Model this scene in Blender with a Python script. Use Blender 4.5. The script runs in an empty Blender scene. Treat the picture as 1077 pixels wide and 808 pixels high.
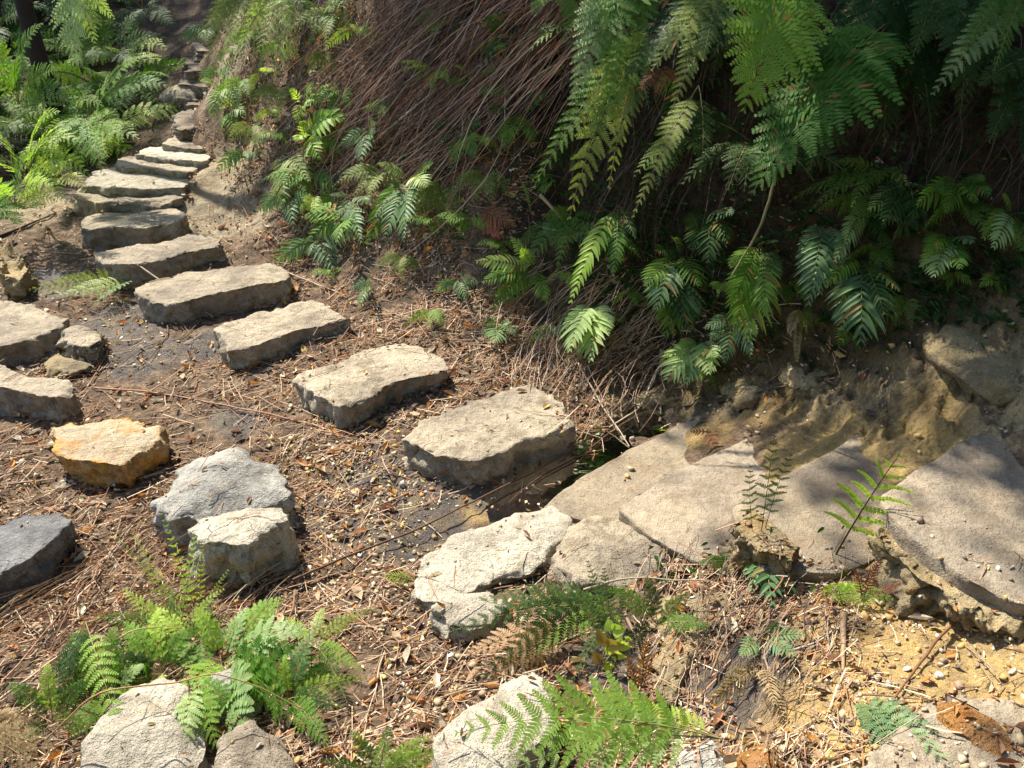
import bpy, math, random
import numpy as np
from mathutils import Vector
random.seed(7); RNG=np.random.default_rng(7)
S=bpy.context.scene; C=S.collection
# ------------------------------------------------------------------ camera
CAMZ=1.65; PITCH=math.radians(30); FPX=896.0
cam_d=bpy.data.cameras.new('camera'); cam=bpy.data.objects.new('camera',cam_d); C.objects.link(cam)
cam.location=(0,0,CAMZ); cam.rotation_euler=(math.radians(90)-PITCH,0,0)
cam_d.sensor_width=36; cam_d.lens=36*FPX/1077; cam_d.clip_end=500; cam_d.clip_start=.02
S.camera=cam
Fv=np.array([0,math.cos(PITCH),-math.sin(PITCH)]); Uv=np.array([0,math.sin(PITCH),math.cos(PITCH)]); Rv=np.array([1.,0,0])
O0=np.array([0,0,CAMZ])
def ray(px,py): return Fv+(px-538.5)/FPX*Rv-(py-404)/FPX*Uv
def P(px,py,z=None,y=None):
    d=ray(px,py); t=(z-CAMZ)/d[2] if z is not None else y/d[1]
    return O0+t*d
# ------------------------------------------------------------------ noise
_p=np.random.default_rng(3).permutation(256); _p=np.concatenate([_p,_p,_p])
_g=np.random.default_rng(4).normal(size=(256,3)); _g/=np.linalg.norm(_g,axis=1)[:,None]
def perlin(Q):
    Q=np.asarray(Q,float); i=np.floor(Q).astype(int); f=Q-i; u=f*f*f*(f*(f*6-15)+10); i&=255
    out=0
    for a in (0,1):
        for b in (0,1):
            for c in (0,1):
                h=_p[_p[_p[i[...,0]+a]+i[...,1]+b]+i[...,2]+c]
                g=_g[h]; w=(u[...,0] if a else 1-u[...,0])*(u[...,1] if b else 1-u[...,1])*(u[...,2] if c else 1-u[...,2])
                out=out+w*((f-np.array([a,b,c]))*g).sum(-1)
    return out
def fbm(Q,octv=4,gain=.5):
    s=0;a=1
    for k in range(octv): s=s+a*perlin(Q*(2.03**k)+k*17.3); a*=gain
    return s
# ------------------------------------------------------------------ terrain function
CP=[(0,230,.18,0),(60,215,.2,0),(0,330,.08,0),(80,300,.1,0),(0,450,.03,0),(100,400,.03,0),(200,380,.03,0),(0,600,0,0),(100,550,0,0),
(300,480,0,0),(400,540,-.01,0),(500,520,-.005,0),(560,508,-.014,0),(600,482,-.014,0),(632,462,-.014,0),(665,440,-.01,0),(530,530,-.014,0),(805,452,.14,0),(848,438,.18,0),(935,440,.26,0),(980,428,.32,0),(735,445,.06,0),(450,505,.015,0),(500,505,.015,0),(350,452,.03,0),(420,430,.04,0),(250,395,.05,0),(330,365,.06,0),(330,600,0,0),(0,720,.02,0),(200,700,.03,0),(0,808,.05,0),(300,808,.06,0),
(420,700,.05,0),(450,640,.04,0),(400,450,.01,0),(300,400,.03,0),(400,330,.09,0),(480,370,.07,0),(560,400,.05,0),(640,415,.03,0),(200,340,.05,0),(130,320,.06,0),
(260,240,.17,0),(250,190,0,4.45),(240,160,.38,0),(228,176,.35,0),(212,196,.3,0),(110,290,.09,0),(70,250,.13,0),(60,190,.2,0),(80,170,.22,0),(110,170,.23,0),(150,190,.23,0),(130,225,.18,0),(150,250,.13,0),(200,280,.1,0),(330,270,.13,0),
(230,210,.22,0),(280,230,.24,0),
(190,150,0,5.0),(215,110,0,5.55),(215,60,0,6.1),(222,30,0,6.6),(222,5,0,7.3),(185,80,0,5.9),(150,60,0,6.5),(60,80,0,6.0),(0,60,0,6.4),(100,0,0,7.6),(0,0,0,7.6),(0,150,0,5.2),
(290,180,0,4.35),(260,150,0,4.85),(250,100,0,5.0),(300,100,0,4.6),(250,0,0,5.6),(300,0,0,4.95),(300,220,0,4.06),
(450,290,0,3.45),(450,200,0,3.75),(450,100,0,3.98),(450,0,0,4.2),(380,200,0,3.95),(380,100,0,4.25),(380,0,0,4.5),
(600,370,.1,0),(600,300,0,3.2),(600,200,0,3.4),(600,100,0,3.55),(600,0,0,3.7),
(700,385,.08,0),(700,320,0,3.0),(700,200,0,3.15),(700,50,0,3.3),(700,430,-.01,0),(770,415,.1,0),(820,400,.2,0),
(800,350,0,2.7),(800,200,0,2.9),(800,50,0,3.05),(860,430,.2,0),(890,400,0,2.42),(900,340,0,2.55),(900,200,0,2.75),(900,50,0,2.9),(960,430,.33,0),(960,380,0,2.28),
(1077,395,0,2.08),(1077,290,0,2.33),(1000,320,0,2.4),(1000,150,0,2.62),(1000,0,0,2.8),(1100,150,0,2.55),(1200,0,0,2.6),(1250,300,0,2.1),(1200,430,.55,0),
(640,520,-.02,0),(700,500,.0,0),(750,520,.06,0),(860,520,.16,0),(1000,500,.28,0),(1150,600,.42,0),
(930,640,.24,0),(1050,660,.28,0),(1077,760,.31,0),(950,750,.26,0),(850,700,.22,0),(800,640,.17,0),(720,600,.1,0),(640,720,.05,0),(720,780,.1,0),(850,808,.22,0),(560,650,.06,0),(540,760,.07,0),(600,808,.09,0),
(-150,450,.05,0),(-150,250,.25,0),(-200,700,.08,0)]
ctl=[]
for px,py,z,y in CP: ctl.append(P(px,py,z=z) if y==0 else P(px,py,y=y))
for w in [(0,0.2,.25),(-2,0,.1),(1.5,.3,.5),(3,1,.9),(0,-10,.8),(-10,-8,.2),(-10,3,1),(-12,15,4),(-5,12,3.2),(0,15,6),(10,15,9),(10,5,6),(5,2.6,2.9),(10,-8,2.5),(30,30,12),(-30,30,9),(-30,-30,2),(30,-30,4),
          (2.2,3.1,2.1),(1.2,3.5,2.0),(.4,3.95,1.9),(-.4,4.4,1.8),(-1,5.1,1.75),(-1.3,6,1.8),(-1.1,7.5,2.2),(3.5,2.9,2.6),(-4,7.5,1.6),(-4.6,5,1.),(-4.5,3,.5)]: ctl.append(np.array(w,float))
ctl=np.array(ctl); CC=.12
def _solve():
    n=len(ctl); D=np.linalg.norm(ctl[:,None,:2]-ctl[None,:,:2],axis=2); K=-np.sqrt(D*D+CC*CC)
    K-=np.eye(n)*-.02
    A=np.zeros((n+3,n+3)); A[:n,:n]=K; A[:n,n]=1; A[:n,n+1:]=ctl[:,:2]; A[n,:n]=1; A[n+1:,:n]=ctl[:,:2].T
    return np.linalg.solve(A,np.concatenate([ctl[:,2],[0,0,0]]))
CW=_solve()
def Hb(x,y):
    x=np.asarray(x,float); y=np.asarray(y,float); sh=x.shape; x=x.ravel(); y=y.ravel(); out=np.empty(len(x)); n=len(ctl)
    for i in range(0,len(x),20000):
        a=x[i:i+20000]; b=y[i:i+20000]
        D=(a[:,None]-ctl[None,:,0])**2+(b[:,None]-ctl[None,:,1])**2
        out[i:i+20000]=-np.sqrt(D+CC*CC)@CW[:n]+CW[n]+CW[n+1]*a+CW[n+2]*b
    return out.reshape(sh)
def blob(x,y,lst,soft=1.0):
    m=np.zeros_like(x)
    for px,py,z,r in lst:
        c=P(px,py,z=z) if z<1.5 else P(px,py,y=z)
        m=np.maximum(m,np.exp(-((x-c[0])**2+(y-c[1])**2)/(r*r)*soft))
    return m
CLAY=[(850,360,2.6,.22),(940,350,2.45,.22),(1060,370,2.2,.3),(650,420,.03,.1),(1077,400,2.1,.35),(1000,400,2.2,.3),(930,420,2.35,.28),(860,410,2.45,.25),(780,410,.1,.2),(720,420,.03,.14),(1060,330,2.3,.25),(980,350,2.35,.2),(1150,380,2.1,.4)]
SAND=[(575,505,-.02,.12),(630,465,-.02,.12),(500,530,0,.1),(920,700,.24,.2),(820,430,2.4,.12),(745,460,.05,.1),(1000,650,.27,.35),(1077,700,.3,.4),(950,720,.25,.3),(880,790,.22,.2),(1077,800,.3,.4),(1030,760,.3,.3),(940,620,.24,.15),(860,470,.2,.2),(960,450,.33,.2),(1150,600,.4,.4)]
WET=[(800,690,.2,.1),(760,730,.15,.12),(640,700,.06,.12),(430,560,0,.2),(340,540,0,.14),(250,440,.03,.12),(40,290,.12,.18),(160,310,.07,.15),(450,520,0,.16),(400,540,0,.2),(520,520,-.01,.12),(690,430,.02,.08),(130,340,.05,.22),(150,370,.04,.2),(220,360,.04,.15),(60,300,.1,.2),(390,500,0,.15)]
PALE=[(240,190,.27,.3),(230,220,.22,.22),(270,225,.22,.2),(255,150,.33,.2),(40,215,.2,.25)]
def masks(x,y):
    n=.35*fbm(np.stack([x*3,y*3,x*0],-1),3)
    f=lambda L:np.clip((blob(x,y,L)+n-.35)*3,0,1)
    return f(CLAY),f(SAND),f(WET),f(PALE)
def H(x,y):
    x=np.asarray(x,float); y=np.asarray(y,float)
    h=Hb(x,y); Q=np.stack([x,y,x*0+1.7],-1)
    near=np.exp(-((np.maximum(np.abs(x)-4,0))**2+np.maximum(np.abs(y-3)-4,0)**2)/4)
    h=h+.05*fbm(Q*2.2,3)*near*.6+.016*fbm(Q*11,3)*near+.25*(1-near)*fbm(Q*.3,3)
    c,s,w,p=masks(x,y)
    st=.075; q=h/st+1.1*fbm(np.stack([x*2.2,y*2.2,x*0+3],-1),3); fr=q-np.floor(q); ter=np.floor(q)+np.clip((fr-.55)/.4,0,1)-q+.3
    h=h+c*(.7*st*ter+.03*fbm(Q*9,3)+.04*fbm(Q*26,3,.6))
    return h
def H1(x,y): return float(H(np.array([x]),np.array([y]))[0])
def G(px,py,dz=0):
    d=ray(px,py); t=np.arange(.7,12,.06)
    X=O0[None]+t[:,None]*d[None]
    k=np.nonzero(X[:,2]<Hb(X[:,0],X[:,1])+.03)[0]; t0=t[k[0]] if len(k) else 5.
    t=np.arange(t0-.1,t0+.25,.008); X=O0[None]+t[:,None]*d[None]
    k=np.nonzero(X[:,2]<H(X[:,0],X[:,1]))[0]
    p=X[k[0]] if len(k) else O0+t0*d
    return np.array([p[0],p[1],p[2]+dz])
def normal(x,y,e=.03):
    hx=(H(x+e,y)-H(x-e,y))/(2*e); hy=(H(x,y+e)-H(x,y-e))/(2*e)
    n=np.stack([-hx,-hy,np.ones_like(hx)],-1); return n/np.linalg.norm(n,axis=-1,keepdims=True)
# ------------------------------------------------------------------ mesh helpers
def mesh(name,V,F,mats,col=None,smooth=False,mi=None,parent=None,attrs=None):
    me=bpy.data.meshes.new(name); V=np.asarray(V,np.float32); me.vertices.add(len(V)); me.vertices.foreach_set('co',V.ravel())
    F=[np.asarray(f,np.int32) for f in (F if isinstance(F,list) else [F]) if len(f)]
    nl=sum(f.size for f in F); npol=sum(len(f) for f in F)
    me.loops.add(nl); me.polygons.add(npol)
    me.loops.foreach_set('vertex_index',np.concatenate([f.ravel() for f in F]))
    st=[];o=0
    for f in F: st.append(o+np.arange(len(f))*f.shape[1]); o+=f.size
    me.polygons.foreach_set('loop_start',np.concatenate(st).astype(np.int32))
    if mi is not None: me.polygons.foreach_set('material_index',np.asarray(mi,np.int32))
    me.update(calc_edges=True)
    me.polygons.foreach_set('use_smooth',np.full(npol,bool(smooth)))
    if col is not None:
        a=me.color_attributes.new('Col','FLOAT_COLOR','POINT'); c=np.ones((len(V),4),np.float32); c[:,:3]=col; a.data.foreach_set('color',c.ravel())
    for k,v in (attrs or {}).items():
        a=me.attributes.new(k,'FLOAT','POINT'); a.data.foreach_set('value',np.asarray(v,np.float32))
    for m in (mats if isinstance(mats,list) else [mats]): me.materials.append(m)
    o=bpy.data.objects.new(name,me); C.objects.link(o)
    if parent: o.parent=parent
    return o
def tag(o,label=None,cat=None,group=None,kind=None):
    if label: o['label']=label
    if cat: o['category']=cat
    if group: o['group']=group
    if kind: o['kind']=kind
    return o
def empty(name,loc,label,cat,group=None):
    o=bpy.data.objects.new(name,None); C.objects.link(o); o.location=Vector([float(v) for v in loc]); o.empty_display_size=.05
    return tag(o,label,cat,group)
def scatter(T,TF,M,pos,col,jit=None):
    """T (k,3) template, TF faces, M (n,3,3) columns=axes, pos (n,3)"""
    n=len(pos); k=len(T); V=np.einsum('nij,kj->nki',M,T)+pos[:,None]
    if jit is not None: V=V+jit
    Fs=(np.asarray(TF)[None]+ (np.arange(n)*k)[:,None,None]).reshape(-1,np.asarray(TF).shape[1])
    return V.reshape(-1,3),Fs,np.repeat(col,k,axis=0)
def basis(zax,ang):
    z=zax/np.linalg.norm(zax,axis=1)[:,None]; a=np.stack([np.cos(ang),np.sin(ang),0*ang],1)
    x=a-z*(a*z).sum(1)[:,None]; x/=np.linalg.norm(x,axis=1)[:,None]+1e-9; y=np.cross(z,x)
    return np.stack([x,y,z],2)
def pal(n,cols,wts=None,var=.18):
    cols=np.array(cols); i=RNG.choice(len(cols),n,p=None if wts is None else np.array(wts)/sum(wts))
    return np.clip(cols[i]*(1+RNG.normal(size=(n,1))*var),.005,.9)
# ------------------------------------------------------------------ materials
def newmat(name):
    m=bpy.data.materials.new(name); m.use_nodes=True; nt=m.node_tree; nt.nodes.clear()
    out=nt.nodes.new('ShaderNodeOutputMaterial'); return m,nt,out
class NB:
    def __init__(s,nt): s.nt=nt
    def n(s,t,**k):
        x=s.nt.nodes.new(t)
        for a,b in k.items():
            if a.startswith('i_'): x.inputs[a[2:].replace('_',' ')].default_value=b
            else: setattr(x,a,b)
        return x
    def l(s,a,b): s.nt.links.new(a,b)
    def noise(s,vec,scale,detail=4,rough=.6):
        x=s.n('ShaderNodeTexNoise'); x.inputs['Scale'].default_value=scale; x.inputs['Detail'].default_value=detail; x.inputs['Roughness'].default_value=rough
        s.l(vec,x.inputs['Vector']); return x.outputs['Fac']
    def ramp(s,fac,stops):
        r=s.n('ShaderNodeValToRGB'); e=r.color_ramp.elements
        while len(e)<len(stops): e.new(.5)
        for q,(p,c) in zip(e,stops): q.position=p; q.color=(*c,1) if len(c)==3 else c
        s.l(fac,r.inputs['Fac']); return r.outputs['Color']
    def mix(s,fac,a,b,mode='MIX'):
        m=s.n('ShaderNodeMix',data_type='RGBA',blend_type=mode)
        for v,i in ((fac,0),(a,6),(b,7)):
            if hasattr(v,'is_linked'): s.l(v,m.inputs[i])
            else: m.inputs[i].default_value=v if i==0 else (*v,1)
        return m.outputs[2]
    def bump(s,h,st,dist,prev=None):
        b=s.n('ShaderNodeBump'); b.inputs['Strength'].default_value=st; b.inputs['Distance'].default_value=dist; s.l(h,b.inputs['Height'])
        if prev is not None: s.l(prev,b.inputs['Normal'])
        return b.outputs['Normal']
def stone_mat(name,c1,c2,c3,stain=None,rough=.9,spk=.5,crack=.55):
    m,nt,out=newmat(name); b=NB(nt); tc=b.n('ShaderNodeTexCoord').outputs['Object']
    oi=b.n('ShaderNodeObjectInfo'); ad=b.n('ShaderNodeVectorMath',operation='ADD'); b.l(tc,ad.inputs[0]); b.l(oi.outputs['Random'],ad.inputs[1])
    v=ad.outputs[0]
    n1=b.noise(v,5,6,.65); n2=b.noise(v,38,5,.7); n3=b.noise(v,230,2,.5)
    col=b.ramp(n1,[(.3,c1),(.5,c2),(.72,c3)])
    g=b.ramp(n2,[(.32,(.62,.6,.56)),(.5,(1,1,1)),(.7,(1.12,1.1,1.06))]); col=b.mix(.8,col,g,'MULTIPLY')
    hs=b.n('ShaderNodeHueSaturation'); b.l(col,hs.inputs['Color']); mr=b.n('ShaderNodeMapRange'); b.l(oi.outputs['Random'],mr.inputs[0]); mr.inputs[3].default_value=.8; mr.inputs[4].default_value=1.12; b.l(mr.outputs[0],hs.inputs['Value']); ms_=b.n('ShaderNodeMapRange'); b.l(n1,ms_.inputs[0]); ms_.inputs[3].default_value=.6; ms_.inputs[4].default_value=1.35; b.l(ms_.outputs[0],hs.inputs['Saturation']); col=hs.outputs[0]
    g=b.ramp(n3,[(.34,(.45,.43,.4)),(.46,(1,1,1)),(.7,(1.1,1.1,1.08))]); col=b.mix(spk,col,g,'MULTIPLY')
    # soil and lichen blotches
    n4=b.noise(v,11,5,.7); mk=b.ramp(n4,[(.5,(0,0,0)),(.66,(1,1,1))]); r=b.n('ShaderNodeMath',operation='MULTIPLY'); b.l(mk,r.inputs[0]); r.inputs[1].default_value=.65
    vo=b.n('ShaderNodeTexVoronoi',feature='DISTANCE_TO_EDGE'); vo.inputs['Scale'].default_value=4.5; wv=b.n('ShaderNodeVectorMath',operation='MULTIPLY_ADD'); b.l(b.n('ShaderNodeTexNoise').outputs['Color'],wv.inputs[0]); nn=b.n('ShaderNodeTexNoise'); nn.inputs['Scale'].default_value=7; b.l(v,nn.inputs['Vector']); b.l(nn.outputs['Color'],wv.inputs[0]); wv.inputs[1].default_value=(.25,.25,.25); b.l(v,wv.inputs[2]); b.l(wv.outputs[0],vo.inputs['Vector']); crk=b.ramp(vo.outputs['Distance'],[(0,(0,0,0)),(.012,(1,1,1))])
    col=b.mix(r.outputs[0],col,stain or (.13,.1,.065))
    if name=='ochre stone':
        at=b.n('ShaderNodeAttribute',attribute_name='edge'); e=b.n('ShaderNodeMath',operation='MULTIPLY_ADD'); b.l(at.outputs['Fac'],e.inputs[0]); e.inputs[1].default_value=.42
        n6=b.noise(v,9,5,.65); b.l(n6,e.inputs[2]); mk=b.ramp(e.outputs[0],[(.72,(0,0,0)),(1.0,(.9,.9,.9))])
        col=b.mix(mk,col,b.ramp(n2,[(.35,(.3,.13,.02)),(.6,(.6,.31,.05))]))
    gt=b.n('ShaderNodeMath',operation='GREATER_THAN'); b.l(n1,gt.inputs[0]); gt.inputs[1].default_value=.52; mc_=b.mix(gt.outputs[0],(1,1,1),crk)
    col=b.mix(crack,col,mc_,'MULTIPLY')
    p=b.n('ShaderNodeBsdfPrincipled'); b.l(col,p.inputs['Base Color']); p.inputs['Roughness'].default_value=rough; p.inputs['Specular IOR Level'].default_value=.25
    n5=b.noise(v,16,6,.75); nm=b.bump(mc_,.5,.006) if crack else None; nm=b.bump(n5,.8 if crack else .4,.03,nm); nm=b.bump(n2,.7,.012,nm); nm=b.bump(n3,.6,.004,nm); b.l(nm,p.inputs['Normal']); b.l(p.outputs[0],out.inputs[0]); return m
M={}
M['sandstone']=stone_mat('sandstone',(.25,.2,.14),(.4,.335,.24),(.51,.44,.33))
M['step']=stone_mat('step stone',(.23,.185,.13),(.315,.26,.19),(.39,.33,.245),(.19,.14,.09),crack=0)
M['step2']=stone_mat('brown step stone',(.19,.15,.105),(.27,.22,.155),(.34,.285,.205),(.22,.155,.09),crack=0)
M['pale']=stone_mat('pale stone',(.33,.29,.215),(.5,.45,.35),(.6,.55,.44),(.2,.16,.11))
M['grey']=stone_mat('grey stone',(.24,.23,.2),(.39,.375,.33),(.52,.505,.45),(.11,.1,.085))
M['slate']=stone_mat('slate stone',(.1,.1,.1),(.17,.168,.165),(.25,.245,.24),(.09,.085,.08))
M['ochre']=stone_mat('ochre stone',(.4,.3,.17),(.5,.42,.28),(.56,.49,.36),(.45,.2,.03))
M['claystone']=stone_mat('clay stone',(.2,.15,.08),(.36,.28,.15),(.42,.34,.2),(.24,.14,.04))
M['rust']=stone_mat('rust stone',(.2,.09,.03),(.3,.15,.05),(.34,.2,.08),(.3,.12,.02))
def ground_mat():
    m,nt,out=newmat('forest soil'); b=NB(nt); tc=b.n('ShaderNodeTexCoord').outputs['Object']
    n1=b.noise(tc,2.3,5); n2=b.noise(tc,17,6,.7); n3=b.noise(tc,95,4,.7); n4=b.noise(tc,330,2)
    col=b.ramp(n2,[(.3,(.052,.036,.024)),(.46,(.15,.102,.066)),(.6,(.27,.19,.122)),(.75,(.37,.27,.16))])
    g=b.ramp(n3,[(.3,(.4,.38,.38)),(.5,(1,1,1)),(.68,(1.5,1.4,1.25))]); col=b.mix(.9,col,g,'MULTIPLY')
    def A(nm): return b.n('ShaderNodeAttribute',attribute_name=nm).outputs['Fac']
    clay=b.ramp(n2,[(.28,(.11,.09,.06)),(.4,(.34,.26,.15)),(.53,(.52,.41,.24)),(.66,(.52,.36,.14)),(.8,(.36,.33,.27))])
    clay=b.mix(.7,clay,g,'MULTIPLY')
    sand=b.ramp(n2,[(.3,(.25,.17,.075)),(.47,(.44,.31,.14)),(.6,(.54,.38,.14)),(.8,(.46,.39,.23))]); sand=b.mix(.6,sand,g,'MULTIPLY')
    pale=b.ramp(n2,[(.3,(.25,.18,.1)),(.55,(.44,.36,.24)),(.75,(.5,.43,.31))]); pale=b.mix(.5,pale,g,'MULTIPLY')
    wet=b.ramp(n2,[(.3,(.05,.042,.04)),(.5,(.12,.1,.085)),(.6,(.2,.155,.09)),(.75,(.14,.125,.12))])
    col=b.mix(A('pale'),col,pale); col=b.mix(A('clay'),col,clay); col=b.mix(A('sand'),col,sand); col=b.mix(A('wet'),col,wet)
    dk=b.mix(1.0,col,(.28,.26,.22),'MULTIPLY'); col=b.mix(A('humus_shade'),col,dk)  # soil colour multiplied down where the bank and fern hollow lie in shade
    p=b.n('ShaderNodeBsdfPrincipled'); b.l(col,p.inputs['Base Color'])
    rr=b.n('ShaderNodeMapRange'); b.l(A('wet'),rr.inputs[0]); rr.inputs[3].default_value=.95; rr.inputs[4].default_value=.42; b.l(rr.outputs[0],p.inputs['Roughness'])
    p.inputs['Specular IOR Level'].default_value=.3
    n5=b.noise(tc,45,6,.8); nm=b.bump(n2,.7,.03); nm=b.bump(n5,.8,.02,nm); nm=b.bump(n3,.9,.012,nm); nm=b.bump(n4,.6,.004,nm); b.l(nm,p.inputs['Normal']); b.l(p.outputs[0],out.inputs[0]); return m
M['ground']=ground_mat()
def leaf_mat(name,c1,c2,trans=.35,rough=.45):
    m,nt,out=newmat(name); b=NB(nt)
    at=b.n('ShaderNodeAttribute',attribute_name='Col'); oi=b.n('ShaderNodeObjectInfo')
    sp=b.n('ShaderNodeSeparateColor'); b.l(at.outputs['Color'],sp.inputs[0])
    col=b.mix(sp.outputs[0],c1,c2); mr=b.n('ShaderNodeMapRange'); b.l(oi.outputs['Random'],mr.inputs[0]); mr.inputs[3].default_value=.75; mr.inputs[4].default_value=1.25
    hs=b.n('ShaderNodeHueSaturation'); b.l(col,hs.inputs['Color']); b.l(mr.outputs[0],hs.inputs['Value'])
    mh=b.n('ShaderNodeMapRange'); b.l(oi.outputs['Random'],mh.inputs[0]); mh.inputs[3].default_value=.52; mh.inputs[4].default_value=.485; b.l(mh.outputs[0],hs.inputs['Hue'])
    hc=b.mix(sp.outputs[1],hs.outputs[0],(.3,.16,.05)); p=b.n('ShaderNodeBsdfPrincipled'); b.l(hc,p.inputs['Base Color']); p.inputs['Roughness'].default_value=rough; p.inputs['Specular IOR Level'].default_value=.3
    t=b.n('ShaderNodeBsdfTranslucent'); hy=b.mix(1.0,hc,(1.5,1.6,.7),'MULTIPLY'); b.l(hy,t.inputs[0])
    mx=b.n('ShaderNodeMixShader'); mx.inputs[0].default_value=trans; b.l(p.outputs[0],mx.inputs[1]); b.l(t.outputs[0],mx.inputs[2]); b.l(mx.outputs[0],out.inputs[0]); return m
M['lime']=leaf_mat('lime leaf',(.2,.34,.04),(.32,.45,.09),.45)
M['green']=leaf_mat('green leaf',(.06,.17,.025),(.13,.27,.05),.38)
M['dark']=leaf_mat('dark green shade leaf',(.03,.085,.02),(.06,.14,.03),.25,.4)
M['blue']=leaf_mat('blue green leaf',(.07,.17,.085),(.15,.27,.15),.25,.4)
M['palegreen']=leaf_mat('pale green leaf',(.16,.27,.1),(.3,.4,.18),.35)
M['olive']=leaf_mat('olive leaf',(.12,.17,.035),(.2,.24,.07),.35)
M['dead']=leaf_mat('dead orange leaf',(.32,.16,.05),(.48,.3,.11),.3,.7)
M['deadred']=leaf_mat('dead red leaf',(.2,.06,.03),(.3,.11,.05),.3,.7)
def col_mat(name,rough=.8,trans=0):
    m,nt,out=newmat(name); b=NB(nt); at=b.n('ShaderNodeAttribute',attribute_name='Col'); tc=b.n('ShaderNodeTexCoord').outputs['Object']
    n=b.noise(tc,120,3); g=b.ramp(n,[(.3,(.7,.7,.7)),(.65,(1.15,1.15,1.15))]); c=b.mix(.8,at.outputs['Color'],g,'MULTIPLY')
    p=b.n('ShaderNodeBsdfPrincipled'); b.l(c,p.inputs['Base Color']); p.inputs['Roughness'].default_value=rough; p.inputs['Specular IOR Level'].default_value=.3
    if trans:
        t=b.n('ShaderNodeBsdfTranslucent'); b.l(c,t.inputs[0]); mx=b.n('ShaderNodeMixShader'); mx.inputs[0].default_value=trans
        b.l(p.outputs[0],mx.inputs[1]); b.l(t.outputs[0],mx.inputs[2]); b.l(mx.outputs[0],out.inputs[0])
    else: b.l(p.outputs[0],out.inputs[0])
    return m
M['litter']=col_mat('leaf litter',.75,.2); M['wood']=col_mat('dry wood',.8); M['pebble']=col_mat('pebble',.75)
# ------------------------------------------------------------------ ground
def axis(core0,core1,step,far0,far1,r=1.16):
    a=list(np.arange(core0,core1,step)); s=step; x=core0; L=[]
    while x>far0: s*=r; x-=s; L.append(x)
    s=step; x=a[-1]; Rr=[]
    while x<far1: s*=r; x+=s; Rr.append(x)
    return np.array(L[::-1]+a+Rr)
gx=axis(-2.8,2.1,.0125,-60,60); gy=axis(.7,5.6,.0125,-50,80)
X,Y=np.meshgrid(gx,gy); Z=H(X,Y)
nx,ny=len(gx),len(gy); idx=np.arange(nx*ny).reshape(ny,nx)
F=np.stack([idx[:-1,:-1],idx[:-1,1:],idx[1:,1:],idx[1:,:-1]],-1).reshape(-1,4)
mc,ms,mw,mp=masks(X,Y)
# humus: dark forest soil, with shade painted in on the bank and under left ferns
hum_shade=np.zeros_like(X)
HUM_SHADE=[(1000,150,2.62,.45),(900,200,2.75,.45),(800,200,2.9,.45),(700,200,3.15,.4),(600,120,3.5,.3),(1100,50,2.7,.6),(900,0,3.0,.6),(700,0,3.4,.5),(500,0,4.0,.3),(60,120,5.3,.6),(0,80,6.,.8),(100,30,7,1.),(160,60,6.3,.4),(0,180,4.8,.4),(140,150,5.1,.2)]
hum_shade=np.clip(blob(X,Y,HUM_SHADE)*1.6-.2,0,1)
far=np.clip((np.maximum(np.abs(X),np.abs(Y-3))-5)/2,0,1); hum_shade=np.maximum(hum_shade,far*.8)
g=mesh('ground',np.stack([X,Y,Z],-1).reshape(-1,3),F,M['ground'],smooth=True,attrs=dict(clay=mc.ravel(),sand=ms.ravel(),wet=mw.ravel(),pale=mp.ravel(),humus_shade=hum_shade.ravel()))
tag(g,kind='structure')
# puddle
wm,nt,out=newmat('puddle water'); b=NB(nt); tb=b.n('ShaderNodeBsdfTransparent'); tb.inputs[0].default_value=(.8,.68,.42,1); gl=b.n('ShaderNodeBsdfGlossy'); gl.inputs['Roughness'].default_value=.05
tc=b.n('ShaderNodeTexCoord').outputs['Object']; nm=b.bump(b.noise(tc,14,2),.15,.01); b.l(nm,gl.inputs['Normal']); fr=b.n('ShaderNodeFresnel'); fr.inputs[0].default_value=1.4; b.l(nm,fr.inputs['Normal'])
mx=b.n('ShaderNodeMixShader'); b.l(fr.outputs[0],mx.inputs[0]); b.l(tb.outputs[0],mx.inputs[1]); b.l(gl.outputs[0],mx.inputs[2]); b.l(mx.outputs[0],out.inputs[0])
pts=[P(a,c,z=-.006) for a,c in [(515,550),(560,545),(640,540),(760,500),(740,430),(690,405),(620,420),(560,450),(515,480),(510,530)]]
cen=np.mean(pts,0); V=[cen]+list(pts); n=len(pts)
tag(mesh('puddle_water',V,np.array([[0,1+(i+1)%n,1+i] for i in range(n)]),wm),kind='structure')
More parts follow.
